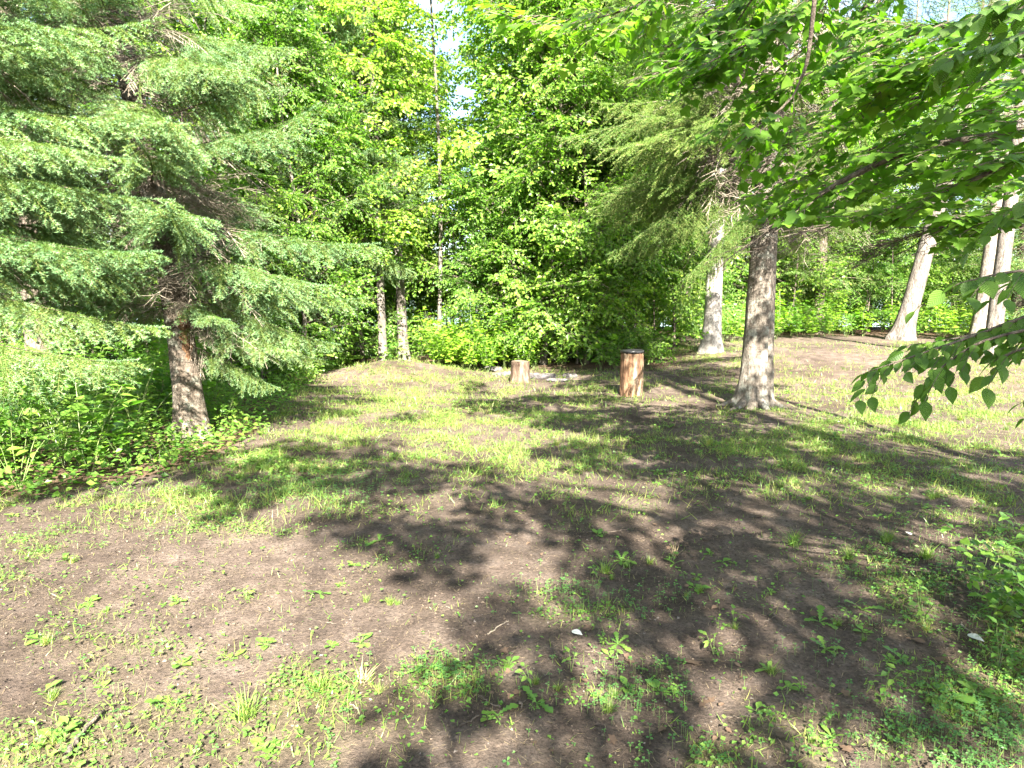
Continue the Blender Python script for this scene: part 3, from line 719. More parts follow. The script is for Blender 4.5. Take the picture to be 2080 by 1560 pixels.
for u, dd, k, s, lb in [(1000, 15.6, 'e', .58, 'leafy tree clothed to the ground behind the yellow green bush'), (1105, 15.2, 'f', 1, 'leafy tree clothed to the ground straight behind the short stump'), (1190, 15.4, 'e', .95, 'leafy tree clothed to the ground between the short stump and the tall log'),
                      (1285, 18.3, 'f', .95, 'leafy tree clothed to the ground right of the tall peeled log'), (1390, 22, 'e', 1, 'leafy tree clothed to the ground left of the straight pale trunk'), (1585, 23, 'e', 1, 'leafy tree clothed to the ground right of the split trunk spruce'), (1680, 24, 'f', 1, 'leafy tree clothed to the ground beyond the middle of the bare pad'), (1770, 25, 'e', 1, 'leafy tree clothed to the ground left of the leaning trunk'), (1905, 27, 'f', 1, 'leafy tree clothed to the ground right of the leaning trunk'), (2110, 23, 'e', 1, 'leafy tree clothed to the ground beside the dark rough trunk'), (1480, 27, 'f', 1.1, 'leafy tree clothed to the ground far behind the straight pale trunk'), (685, 17.0, 'e', .85, 'leafy tree clothed to the ground left of the soil heap'), (610, 13.6, 'f', .7, 'small leafy tree beside the ferns'), (1250, 19.5, 'f', 1.1, 'tall leafy tree clothed to the ground in the wood behind the tall peeled log')]:
    plant_tree(k, u, dd, 'broadleaf_tree', lb, 'tree', None, s)
for u, dd, k, s, lb in [(700, 17.5, 'a', 1, 'broadleaf tree behind the small leafy tree by the ferns'), (600, 16.0, 'a', 1, 'broadleaf tree seen between the leaning fir and the tall dark fir'), (480, 14.5, 'a', .9, 'broadleaf tree just behind the leaning fir'), (330, 16, 'b', 1, 'tall broadleaf tree hidden behind the boughs of the leaning fir'),
                        (180, 14.0, 'a', .95, 'broadleaf tree between the dark trunked fir and the leaning fir'), (20, 15, 'b', 1, 'tall broadleaf tree behind the dark trunked fir'), (740, 25, 'b', 1, 'tall broadleaf tree deep in the wood behind the soil heap'), (1070, 26, 'b', 1.1, 'tall broadleaf tree deep in the wood behind the short stump'),
                        (1290, 24, 'b', 1.1, 'tall broadleaf tree deep in the wood behind the crooked stems'), (560, 23, 'b', 1, 'tall broadleaf tree deep in the wood behind the tall dark fir'), (390, 22, 'b', 1, 'tall broadleaf tree deep in the wood behind the leaning fir')]:
    plant_tree(k, u, dd, 'broadleaf_tree', lb, 'tree', None, s)
# conifers behind
for u, dd, k, s in [(1325, 23, 'q', .9), (1400, 25, 'p', 1), (1590, 24, 'p', 1.0), (1665, 22, 'q', .9), (1745, 26, 'q', 1), (1880, 28, 'p', 1), (1945, 30, 'q', 1), (2075, 24, 'q', 1), (2160, 19, 'p', 1), (1500, 29, 'q', 1.1), (1820, 33, 'p', 1.1),
                  (720, 24, 'q', 1), (640, 27, 'p', 1), (250, 20, 'q', 1), (90, 19, 'p', 1), (-80, 14, 'q', .9), (450, 27, 'p', 1), (1150, 31, 'q', 1.1), (1230, 34, 'p', 1), (1040, 34, 'q', .8), (1650, 36, 'q', 1), (1990, 38, 'p', 1), (850, 36, 'q', .72), (960, 43, 'p', .6), (300, 32, 'q', 1), (130, 30, 'p', 1), (560, 34, 'q', 1), (740, 40, 'p', .9), (1330, 38, 'q', 1), (1450, 41, 'p', 1), (2120, 32, 'q', 1.1)]:
    where = 'behind the firs' if u < 780 else 'behind the stumps' if u < 1420 else 'beyond the bare pad'; far = dd > 29
    plant_tree(k, u, dd, 'conifer_tree', ('distant' if far else 'dark trunked') + ' conifer in the wood ' + where, 'tree', ('distant conifers ' if far else 'conifers ') + where, s)

def big_trunk(u, v, label, r0, H, mat, lean=(0, 0), name='pine_tree', crown='r', seed=3, dist=None, flare=.5):
    p = ground(u, v) if dist is None else at(u, 600, dist); p[2] = float(hgt(p[0], p[1]))
    root = thing(name, label, 'tree', p)
    curve = lambda z: np.array([lean[0] * z, lean[1] * z, 0])
    obj('trunk', mesh('trunk', [(*trunk_mesh('t', curve, r0, .05, H, None, seed=seed, flare=flare), mat, True)]), root)
    o = obj('crown', CT[crown][1], root); o.rotation_euler = (0, math.atan(lean[0]), seed); o.scale = (H / 18,) * 3
    return root
big_trunk(1830, 690, 'thick pale furrowed trunk leaning right at the edge of the bare pad', .25, 16, M['pale_bark'], (.20, 0), seed=6, flare=.65)
big_trunk(1445, 714, 'straight pale trunked tree behind the split trunk spruce', .20, 16, M['white_bark'], (.0, 0), seed=16)
big_trunk(2012, 728, 'pale grey trunk rising through the drooping dark leaves', .15, 16, M['pale_bark'], (.03, 0), seed=7)
big_trunk(1985, 690, 'brown trunk close beside the pale grey trunk', .19, 16, M['grey_bark'], (.05, 0), seed=8)
big_trunk(2066, 685, 'dark rough trunk at the edge of the pad behind the drooping leaves', .26, 16, M['dark_bark'], (.0, 0), seed=9, crown='q')
big_trunk(775, 712, 'thin pale trunk in the leaves behind the soil heap', .095, 11, M['birch_bark'], (-.01, 0), name='slender_tree', seed=10, dist=15.2)
big_trunk(818, 708, 'short mottled trunk beside the thin pale trunk', .12, 12, M['pale_bark'], (-.03, 0), name='slender_tree', seed=11, dist=16.0)

# the two crooked stems behind the tall log
def bent_tree(pxs, yd, label, r, seed):
    p0 = ground(*pxs[0]); yd = p0[1]
    P = [np.zeros(3)] + [at(u, v, yd) - p0 for u, v in pxs[1:]]
    P = np.array(P); tq = np.linspace(0, len(P) - 1, 30); pts = np.stack([np.interp(tq, np.arange(len(P)), P[:, k]) for k in range(3)], -1)
    for _ in range(3): pts[1:-1] = .25 * pts[:-2] + .5 * pts[1:-1] + .25 * pts[2:]
    pts = np.concatenate([[pts[0] + [0, 0, -.2]], pts])
    root = thing('crooked_tree', label, 'tree', p0)
    obj('trunk', mesh('trunk', [(*tube(pts, np.linspace(r, r * .4, len(pts)), 10), M['grey_bark'], True)]), root)
    H = P[-1][2] + 1.5
    curve = lambda z: np.array([np.interp(z, pts[1:, 2], pts[1:, 0]), np.interp(z, pts[1:, 2], pts[1:, 1]), 0])
    obj('crown', mesh('crown', crown_parts(np.random.default_rng(seed), H, 1.7, 1.75, 170, M['broad'], M['twig'], curve=curve)), root)
bent_tree([(1262, 725), (1258, 660), (1252, 560), (1256, 400), (1262, 250)], 13, 'straight thin stem of a leafy tree just behind the tall peeled log', .055, 61)
bent_tree([(1272, 728), (1280, 690), (1296, 650), (1281, 612), (1276, 560), (1285, 420)], 13, 'crooked thin stem bending right behind the tall peeled log', .06, 62)

# ------------------------------------------------------------------ big maple behind the camera (its shade lies on the clearing)
def tall_maple():
    rng = np.random.default_rng(71); base = np.array([4.9, -3.4, 0.0])
    root = thing('maple_tree', 'tall spreading maple standing behind the viewpoint and shading the clearing', 'tree', tuple(base))
    H = 13
    curve = lambda z: np.array([.15 * math.sin(z * .4), .02 * z, 0])
    obj('trunk', mesh('trunk', [(*trunk_mesh('t', curve, .27, .05, H, None, seed=71), M['grey_bark'], True)]), root)
    gx, gy = np.meshgrid(np.arange(-4.6, 8.5, .37), np.arange(1.2, 12.6, .37)); g = np.stack([gx.ravel(), gy.ravel()], -1); g = g + rng.uniform(-.2, .2, g.shape)
    g = g[shaded(g[:, 0], g[:, 1])]
    u, v = to_px(g[:, 0], g[:, 1], 0 * g[:, 0])
    keep = rng.random(len(g)) < np.where(v > 1060, 1.0, np.where(v > 900, .78, np.where(u < 820, .0, .5)))
    g = g[keep]
    h = rng.uniform(4.6, 7.4, len(g))
    P = np.stack([g[:, 0], g[:, 1], 0 * h], -1) + SUN[None] * (h / SUN[2])[:, None]
    LV, A, B, RA = [], [], [], []
    # limbs
    limbs = []
    for k in range(22):
        az = (k * 2.4) if k % 2 else PI * .75 + .9 * math.sin(k * 1.7); z = 2.8 + k * .24; q = np.array([*(curve(z)[:2]), z]) + base; L = (6.0 if k % 2 else 9.5) - .15 * k
        d = np.array([math.cos(az), math.sin(az), .55]); pts = [q]
        for s in range(9):
            d = d + np.array([0, 0, -.02]) + rng.normal(0, .06, 3); q = q + d / np.linalg.norm(d) * L / 9; pts.append(q)
        for s in range(9): A.append(pts[s]); B.append(pts[s + 1]); RA.append(.034 * (1 - s / 9.5) + .006)
        limbs += pts[2:]
    limbs = np.array(limbs)
    tpl = [spray(np.random.default_rng(700 + k), L=.75, leaf=DIAMOND, ll=.105, spacing=.5, side=.1, tilt=.35) for k in range(5)]
    for p in P:
        c = limbs[np.argmin(((limbs - p) ** 2).sum(1))]; dv = p - c
        az = math.atan2(dv[1], dv[0]) + rng.normal(0, .5)
        (Q, Rm, sc), _, (a, b) = tpl[rng.integers(5)]
        rot = rotm(az, rng.normal(0, .2)); off = p - rot @ np.array([.38, 0, 0])
        lv = scatter(DIAMOND[0], DIAMOND[1], Q, Rm, sc * np.array([1.25]))
        LV.append((xform(lv[0], rot, off), lv[1]))
        a = xform(np.array(a), rot, off); b = xform(np.array(b), rot, off); A.extend(a); B.extend(b); RA.extend([.005] * len(a))
        if np.linalg.norm(dv) > .3: A.append(c); B.append(off); RA.append(.009)
    A = np.array(A) - base; B = np.array(B) - base
    obj('limbs', mesh('limbs', [(*sticks(A, B, np.array(RA), np.array(RA) * .8), M['dark_bark'])]), root)
    Vv, Ff = join(LV)
    # nothing of it hangs in view: drop leaves that would cross the picture (they belong to higher limbs)
    obj('crown', mesh('crown', [(Vv - base, Ff, M['maple'])]), root)
tall_maple()

# ------------------------------------------------------------------ young maple whose leaves hang in at upper right
def hang_branches():
    rng = np.random.default_rng(81)
    base = np.array([5.2, 2.6, float(hgt(5.2, 2.6))])
    root = thing('maple_tree', 'young maple with leafy boughs hanging over the right of the clearing', 'tree', tuple(base))
    obj('trunk', mesh('trunk', [(*trunk_mesh('t', lambda z: np.array([-.03 * z, .02 * z, 0]), .12, .02, 8, None, seed=81, seg=12), M['dark_bark'], True)]), root)
    leafm = mesh('leaf', [(*MAPLE, M['maple'])])
    # pixel polylines with distances; (thickness)
    BR = [([(2200, 250), (2080, 268), (1850, 300), (1700, 372), (1600, 440), (1530, 492)], (3.5, 4.1), .022),
          ([(2200, 300), (2080, 318), (1900, 400), (1750, 442), (1640, 470)], (3.3, 3.7), .012),
          ([(1660, -160), (1655, 0), (1640, 130), (1610, 200), (1545, 258)], (3.3, 3.6), .011, 20),
          ([(1720, -60), (1650, 10), (1540, 80), (1450, 122), (1390, 150)], (3.9, 4.4), .010),
          ([(1420, -120), (1330, 0), (1240, 30), (1130, 55), (1060, 40)], (4.6, 5.0), .009),
          ([(2200, 120), (2080, 160), (1960, 170), (1820, 210), (1700, 260), (1600, 300)], (3.7, 4.3), .012),
          ([(2200, -20), (2000, 40), (1880, 60), (1740, 110), (1640, 150), (1560, 190)], (4.0, 4.6), .012),
          ([(2200, 420), (2080, 430), (1950, 450), (1850, 480), (1780, 500)], (3.4, 3.8), .009),
          ([(2200, 200), (2060, 220), (1900, 240), (1780, 300), (1640, 350), (1540, 400)], (4.2, 4.8), .010),
          ([(1600, -140), (1540, -20), (1500, 40), (1460, 90)], (4.4, 4.8), .008),
          ([(2200, 60), (2000, 100), (1900, 130), (1800, 160)], (3.2, 3.5), .009),
          ([(1900, -140), (1800, -20), (1700, 60), (1600, 120), (1500, 230), (1440, 300)], (4.6, 5.4), .010),
          ([(2200, 80), (2020, 130), (1880, 180), (1740, 220), (1620, 260), (1500, 330)], (5.0, 5.6), .010),
          ([(2200, 280), (2040, 300), (1900, 330), (1760, 340), (1640, 390), (1560, 430)], (5.0, 5.5), .010),
          ([(1800, -160), (1700, -80), (1560, -20), (1440, 20), (1340, 60)], (5.0, 5.6), .009),
          ([(2250, 340), (2100, 360), (1980, 360), (1860, 350), (1760, 380), (1680, 420)], (4.4, 5.0), .010)]
    bigleaves = []
    for bi, (px, (y0, y1), r, *bare) in enumerate(BR):
        pts = np.array([at(u, v, y0 + (y1 - y0) * k / (len(px) - 1)) for k, (u, v) in enumerate(px)])
        tq = np.linspace(0, len(pts) - 1, 26); C = np.stack([np.interp(tq, np.arange(len(pts)), pts[:, k]) for k in range(3)], -1)
        for _ in range(2): C[1:-1] = .25 * C[:-2] + .5 * C[1:-1] + .25 * C[2:]
        # carry the bough on to the trunk
        tz = max(2.6, min(6.5, C[0][2] + .2)); tp = base + np.array([-.03 * tz, .02 * tz, tz]); mid = (C[0] + tp) / 2 + np.array([0, 0, .15])
        C = np.concatenate([[tp, mid], C]); rad = np.linspace(r * 1.5, r * .18, len(C))
        parts = [(*tube(C - base, rad, 6), M['dark_bark'], True)]
        A, B, P, D = [], [], [], []
        for k in range(bare[0] if bare else 4, len(C)):
            f = k / len(C); d0 = C[k] - C[k - 1]; d0 /= np.linalg.norm(d0)
            for s in (-1, 1):
                if rng.random() < .12: continue
                ln = rng.uniform(.25, .6) * (1.15 - .5 * f); sd3 = np.cross(d0, [0, 0, 1.0]) * s
                d = d0 * .65 + sd3 * .75 + np.array([0, 0, rng.uniform(-.18, .2)]); d /= np.linalg.norm(d); p = C[k]; n = max(2, int(ln / .075))
                for q in range(n):
                    d = d + rng.normal(0, .08, 3) + np.array([0, 0, -.04]); d /= np.linalg.norm(d); p1 = p + d * ln / n; A.append(p); B.append(p1); p = p1
                    for s2 in (-1, 1):
                        if rng.random() < .10: continue
                        e = d * .6 + np.cross(d, [0, 0, 1.0]) * s2 * rng.uniform(.5, 1) + np.array([0, 0, rng.uniform(-.25, .05)]); e /= np.linalg.norm(e)
                        pe = p + e * rng.uniform(.03, .06); A.append(p); B.append(pe); P.append(pe); D.append(e + np.array([0, 0, -.12]))
        P = np.array(P); D = norm(np.array(D)); n = len(P)
        nr = norm(np.array([-.05, -.30, 1.0]) + rng.normal(0, .28, (n, 3))); Rm = frames(D, nr); sc = rng.uniform(.05, .088, n)
        u, v = to_px(P[:, 0], P[:, 1], P[:, 2])
        vis = (u > -20) & (u < 2100) & (v > -20) & (v < 1560) & (P[:, 1] > .5)
        ok = ~((v > 290) & (u < 1500) | (v > 455) & (u < 1900) | (v > 540))
        big = np.where(vis & ok)[0]; big = big[np.argsort(P[big, 1] / sc[big])][:18]
        rest = np.setdiff1d(np.where(ok)[0], big)
        parts.append((*sticks(np.array(A) - base, np.array(B) - base, .0022, .0014), M['dark_bark']))
        bo = obj('branch', mesh('branch', parts), root)
        for k in big:
            l = obj('leaf', leafm, bo); l.matrix_local = Matrix.Translation(P[k] - base) @ Matrix(Rm[k].tolist()).to_4x4() @ Matrix.Scale(sc[k], 4)
        if len(rest):
            Vl, Fl = scatter(MAPLE_LO[0], MAPLE_LO[1], P[rest] - base, Rm[rest], sc[rest])
            tag(obj('leaves', mesh('leaves', [(Vl, Fl, M['maple'])]), bo), kind='stuff')
hang_branches()

# ------------------------------------------------------------------ young beech at the right edge: oval leaves close to the camera
def beech():
    rng = np.random.default_rng(91); base = np.array([2.75, 1.9, float(hgt(2.75, 1.9))])
    root = thing('beech_sapling', 'young beech with dark oval leaves drooping in over the sunny grass', 'tree', tuple(base))
    obj('trunk', mesh('trunk', [(*trunk_mesh('t', lambda z: np.array([-.05 * z, .06 * z, 0]), .04, .008, 4.2, None, seed=91, seg=10), M['dark_bark'], True)]), root)
    lm = mesh('leaf', [(*OVATE, M['ovate'])])
    BR = [([(2250, 600), (2090, 640), (1980, 682), (1860, 722), (1760, 756)], (2.15, 2.35), .007, .060, 17),
          ([(2250, 640), (2080, 670), (1985, 695), (1925, 735), (1880, 775)], (2.1, 2.2), .006, .058, 13),
          ([(2250, 520), (2120, 545), (2030, 555), (1950, 575)], (2.0, 2.1), .006, .07, 8),
          ([(2250, 660), (2120, 690), (2060, 715), (2025, 730)], (1.95, 2.0), .005, .06, 8),
          ([(2250, 780), (2150, 790), (2080, 815)], (1.9, 2.0), .004, .06, 3),
          ([(2250, 20), (2100, 60), (2020, 90), (1930, 120), (1900, 150)], (2.6, 2.8), .007, .080, 13),
          ([(2250, -60), (2100, -20), (2020, 20), (1960, 40)], (2.3, 2.5), .006, .080, 10),
          ([(2250, 380), (2120, 400), (2060, 420), (2000, 470)], (2.6, 2.8), .006, .075, 6),
          ([(2250, 610), (2100, 650), (2010, 672), (1930, 690), (1850, 700)], (2.3, 2.45), .006, .060, 15)]
    for px, (y0, y1), r, ll, nn in BR:
        pts = np.array([at(u, v, y0 + (y1 - y0) * k / (len(px) - 1)) for k, (u, v) in enumerate(px)])
        tq = np.linspace(0, len(pts) - 1, 16); C = np.stack([np.interp(tq, np.arange(len(pts)), pts[:, k]) for k in range(3)], -1)
        for _ in range(2): C[1:-1] = .25 * C[:-2] + .5 * C[1:-1] + .25 * C[2:]
        tz = max(.6, min(3.6, C[0][2] - .15)); tp = base + np.array([-.05 * tz, .06 * tz, tz])
        C = np.concatenate([[tp], C])
        A, B, LF = [], [], []
        cl = np.concatenate([[0], np.cumsum(np.linalg.norm(np.diff(C, axis=0), axis=1))])
        for k in range(nn * 2 + 1):
            f = cl[2] + (cl[-1] - cl[2]) * (k + .5) / (nn * 2 + .5); f = min(f, cl[-1])
            p = np.array([np.interp(f, cl, C[:, q]) for q in range(3)]); p2 = np.array([np.interp(min(f + .02, cl[-1]), cl, C[:, q]) for q in range(3)]); p1_ = np.array([np.interp(max(f - .02, 0), cl, C[:, q]) for q in range(3)])
            d = p2 - p1_; d /= np.linalg.norm(d); s = 1 if k % 2 else -1
            e = d * .6 + np.cross(d, [0, 0, 1.0]) * s * .8 + np.array([0, 0, rng.uniform(-.6, -.05)]); 
            if k == nn * 2: e = d + np.array([0, 0, -.3])
            e /= np.linalg.norm(e); pe = p + e * .012; A.append(p); B.append(pe); LF.append((pe, e))
            if rng.random() < .42:        # side twiglet with a few leaves
                q0 = p
                for j in range(3):
                    q1 = q0 + norm(e + np.array([0, 0, -.12 * j])) * .05; A.append(q0); B.append(q1); q0 = q1
                    s2 = 1 if j % 2 else -1; e2 = norm(e + np.cross(e, [0, 0, 1.0]) * s2 * .9 + np.array([0, 0, rng.uniform(-.7, -.1)])); LF.append((q0, e2))
        bo = obj('branch', mesh('branch', [(*tube(C - base, np.linspace(r * 1.3, .0012, len(C)), 6), M['dark_bark'], True), (*sticks(np.array(A) - base, np.array(B) - base, .0013, .0009), M['dark_bark'])]), root)
        for pe, e in LF:
            nr = norm(np.array([0, -.25, 1.0]) + rng.normal(0, .4, 3)); Rm = frames(e[None], nr[None])[0]; s = ll * rng.uniform(.7, 1.2)
            l = obj('leaf', lm, bo); l.matrix_local = Matrix.Translation(pe - base) @ Matrix(Rm.tolist()).to_4x4() @ Matrix.Scale(s, 4)
beech()

# ------------------------------------------------------------------ stumps, lid, flat stones
def stump(name, label, u, v, h, r_top, r_bot, mat, seed, flare=.0, lip=.0):
    rng = np.random.default_rng(seed); p = ground(u, v); p = p + np.array([0, r_bot, 0]); p[2] = float(hgt(p[0], p[1]))
    seg, rings = 56, 26; th = np.arange(seg) * 2 * PI / seg; z = np.concatenate([[-.08], np.linspace(0, h, rings)]); f = np.clip(z / h, 0, 1)[:, None]
    r = r_bot + (r_top - r_bot) * f ** .8 + flare * np.exp(-f * h / .07) * (.5 + .5 * np.cos(4 * th[None] + seed))
    r = r * (1 + .07 * (vnoise(th[None] * 4 + seed, f * 1.5, seed) - .5) + .09 * (vnoise(th[None] * 11, f * 1.8, seed + 1) - .5) + .05 * (vnoise(th[None] * 8, f * 7, seed + 2) - .5))
    r[:, -1] = .5 * (r[:, 0] + r[:, -2])
    V, F = tube(np.stack([0 * z, 0 * z, z], -1), r, seg, cap=False)
    root = thing(name, label, 'stump', p)
    obj('bark', mesh('bark', [(V, F, mat, True)]), root)
    # cut top: rings of wood, a little sunken and uneven
    rt = r[-1]; nr = 7; T = [(0, 0, h - .006)]
    for k in range(1, nr + 1):
        for s in range(seg):
            q = rt[s] * k / nr * (.985 if k == nr else 1); T.append((q * math.cos(th[s]), q * math.sin(th[s]), h - .006 + (.006 if k == nr else 0) + .006 * math.sin(k * 2.2 + s * .3)))
    F = [(0, 1 + s, 1 + (s + 1) % seg) for s in range(seg)]
    for k in range(nr - 1):
        a, b = 1 + k * seg, 1 + (k + 1) * seg
        for s in range(seg): F += [(a + s, b + s, b + (s + 1) % seg), (a + s, b + (s + 1) % seg, a + (s + 1) % seg)]
    T = np.array(T)
    # tube frame may be turned: rebuild from the tube's last ring
    obj('cut_top', mesh('cut_top', [(T, np.array(F), M['cutwood'], True)]), root)
    return root, p, r
tallr, pT, rT = stump('log_stump', 'tall upright peeled log with orange streaks and a black lid', 1286, 806, .70, .180, .185, M['log'], 3)
for k in range(5):       # strips of bark left on it
    rng = np.random.default_rng(900 + k); a0 = (-2.9, -2.35, -1.9, -1.25, -.5)[k]; n = 14; zz = np.linspace(.02 + .1 * rng.random(), .66, n); P = []
    for j in range(n):
        wv_ = (.10 + .05 * math.sin(j * 1.3 + k)) * (.35 + .65 * math.sin(PI * (j + .5) / n)); rr = .191 + .004 * math.sin(j + k)
        for q in (-1, 0, 1): P.append((rr * math.cos(a0 + q * wv_) * (1 + .02 * (q == 0)), rr * math.sin(a0 + q * wv_) * (1 + .02 * (q == 0)), zz[j]))
    i = (np.arange(n - 1)[:, None] * 3 + np.arange(2)[None]).ravel()
    obj('bark_strip', mesh('bark_strip', [(np.array(P), np.concatenate([np.stack([i, i + 1, i + 4], -1), np.stack([i, i + 4, i + 3], -1)]), (M['rust_bark'], M['log'], M['rust_bark'], M['stump'], M['log'])[k], True)]), tallr)
shortr, pS, rS = stump('tree_stump', 'short weathered brown stump beside the flat grey stones', 1057, 779, .385, .165, .19, M['stump'], 4, flare=.03)
# black lid on the tall log
seg = 40; th = np.arange(seg) * 2 * PI / seg; prof = [(.0, .008), (.10, .006), (.145, .010), (.165, .022), (.186, .026), (.192, .018), (.188, -.012), (.180, -.012)]
LV_ = [(r * math.cos(t) * (1 + .02 * math.sin(3 * t)), r * math.sin(t), z + .003 * math.sin(2 * t)) for r, z in prof for t in th]
i = (np.arange(len(prof) - 1)[:, None] * seg); j = np.arange(seg)[None]; k2 = (j + 1) % seg
LF_ = np.concatenate([np.stack([i + j, i + seg + j, i + seg + k2], -1).reshape(-1, 3), np.stack([i + j, i + seg + k2, i + k2], -1).reshape(-1, 3)])
lid = obj('lid', mesh('lid', [(np.array(LV_), LF_, M['black'], True)]), None, tuple(pT + np.array([0, 0, .703])), (.02, -.02, 0))
tag(lid, 'round black lid lying on the tall peeled log', 'lid')

def flat_stone(u, v, sx, sy, sz, label, seed, tilt=(0, 0), group=None):
    rng = np.random.default_rng(seed); p = ground(u, v); n = 22; th = np.arange(n) * 2 * PI / n
    rr = 1 + .5 * (vnoise(np.cos(th) * 1.5 + seed, np.sin(th) * 1.5 + seed, seed) - .5) + .1 * rng.normal(0, 1, n) * .6
    V = []
    for q, (s, z) in enumerate([(.9, -.6), (1.0, .0), (1.0, .55), (.9, .95), (.55, 1.0)]):
        for k in range(n): V.append((sx * s * rr[k] * math.cos(th[k]), sy * s * rr[k] * math.sin(th[k]), sz * (z + .45 * rng.normal(0, .5))))
    V.append((0, 0, sz)); i = (np.arange(4)[:, None] * n); j = np.arange(n)[None]; k3 = (j + 1) % n
    F = np.concatenate([np.stack([i + j, i + k3, i + n + k3], -1).reshape(-1, 3), np.stack([i + j, i + n + k3, i + n + j], -1).reshape(-1, 3), np.stack([4 * n + j[0], 4 * n + k3[0], np.full(n, 5 * n)], -1)])
    o = obj('flat_stone', mesh('flat_stone', [(np.array(V), F, M['stone'])]), None, tuple(p + np.array([0, 0, .01])), (tilt[0], tilt[1], rng.uniform(-.3, .3)))
    tag(o, label, 'stone', group)
flat_stone(1003, 752, .22, .16, .05, 'flat grey stone tilted up in the grass beside the yellow green bush', 1, (.12, .1))
flat_stone(1022, 762, .22, .14, .045, 'small flat stone touching the left of the short stump', 2, (.05, -.08))
flat_stone(1098, 767, .24, .16, .06, 'flat dark grey stone tucked against the right of the short stump', 3, (-.06, .05))
flat_stone(1136, 774, .2, .11, .03, 'long low stone half buried right of the short stump', 4, (.0, .03))
flat_stone(1158, 766, .16, .10, .05, 'dark low stone at the back of the fire pit', 5, (.05, .0))

# ------------------------------------------------------------------ understorey
def herb(rng, H=.6, stems=5, ll=.075, leaf=OVATE_LO, lm='under', spread=.16, opp=True, wide=1.0):
    A, B, P, D, Nn = [], [], [], [], []
    for s in range(stems):
        az = rng.uniform(0, 2 * PI); d = np.array([math.cos(az) * .35, math.sin(az) * .35, 1]); p = np.array([math.cos(az), math.sin(az), 0]) * spread * .12 * rng.random(); h = H * rng.uniform(.55, 1.1); n = max(3, int(h / .075))
        for k in range(n):
            d = d + rng.normal(0, .08, 3); d /= np.linalg.norm(d); q = p + d * h / n; A.append(p); B.append(q); p = q
            if k >= 1:
                a2 = k * PI / 2 + rng.uniform(-.5, .5) + az
                for o_ in ((0, PI) if opp else (0,)):
                    e = np.array([math.cos(a2 + o_), math.sin(a2 + o_), rng.uniform(-.15, .45)]); P.append(p + e * .02); D.append(e)
        P.append(p); D.append(d * .5 + np.array([math.cos(az), math.sin(az), .2]))
    P = np.array(P); D = norm(np.array(D)); n = len(P); nr = norm(np.array([0, 0, 1.0]) + rng.normal(0, .3, (n, 3)))
    sc = ll * rng.uniform(.6, 1.25, n); S3 = np.stack([sc * wide, sc, sc], -1)
    return mesh('plant', [(*scatter(leaf[0], leaf[1], P, frames(D, nr), S3), M[lm]), (*sticks(np.array(A), np.array(B), .003, .002), M['stem'])])
HERB = [herb(np.random.default_rng(500), .55, 6), herb(np.random.default_rng(501), .7, 7, .085, wide=1.15), herb(np.random.default_rng(502), .4, 7, .065), herb(np.random.default_rng(503), .85, 6, .07, wide=.8), herb(np.random.default_rng(504), .5, 4, .12, OVATE, wide=1.3)]
BHERB = [herb(np.random.default_rng(510 + k), .6 + .15 * k, 8, .085, lm='bright', wide=1.2) for k in range(3)]
def fern(rng):
    P, D, Nn, S, A, B = [], [], [], [], [], []
    for f in range(8):
        az = f * .8 + rng.uniform(-.2, .2); L = rng.uniform(.45, .7); n = 16
        p = np.zeros(3)
        for k in range(n):
            t = k / n; d = np.array([math.cos(az) * (.5 + t), math.sin(az) * (.5 + t), 1.1 - 1.9 * t]); d /= np.linalg.norm(d); q = p + d * L / n; A.append(p); B.append(q); p = q
            if k > 2:
                for s in (-1, 1):
                    sd3 = norm(np.cross(d, [0, 0, 1.0])) * s; P.append(p); D.append(sd3 + d * .35); Nn.append(np.cross(sd3, d) * s); S.append((.05, .15 * math.sin(PI * (1 - t) ** .8 * .9 + .1) + .02))
    S = np.array(S); P = np.array(P); Nn = norm(np.array(Nn)); Nn[Nn[:, 2] < 0] *= -1
    return mesh('fern', [(*scatter(*NARROW, P, frames(norm(np.array(D)), Nn), np.stack([S[:, 1] * 1.6, S[:, 1], S[:, 1]], -1)), M['under']), (*sticks(np.array(A), np.array(B), .003, .002), M['stem'])])
FERN = [fern(np.random.default_rng(520 + k)) for k in range(2)]

def strew(poly, n, meshes, name, label, cat, group, smin=.8, smax=1.25, mind=.2, seed=0, ylim=40):
    rng = np.random.default_rng(seed); poly = np.array(poly, float); P = []; tries = 0
    lo, hi = poly.min(0), poly.max(0)
    while len(P) < n and tries < n * 60:
        tries += 1; q = lo + rng.random(2) * (hi - lo)
        if not inpoly(np.array([q[0]]), np.array([q[1]]), [tuple(a) for a in poly])[0]: continue
        if P and min((q[0] - a[0]) ** 2 + (q[1] - a[1]) ** 2 for a in P) < mind ** 2: continue
        P.append(q); sc_ = rng.uniform(smin, smax); uu, vv = to_px(q[0], q[1], 0.0)
        if abs(float(uu) - 392) < 85 and q[1] < pL[1] + .15: sc_ = rng.uniform(.28, .42)          # low growth in front of the leaning fir's trunk
        o = obj(name, meshes[rng.integers(len(meshes))], None, (q[0], q[1], float(hgt(q[0], q[1])) - .01), (rng.normal(0, .08), rng.normal(0, .08), rng.uniform(0, 6.28)), sc_)
        tag(o, label, cat, group)
    return P
def gpoly(px): return [tuple(ground(u, v)[:2]) for u, v in px]
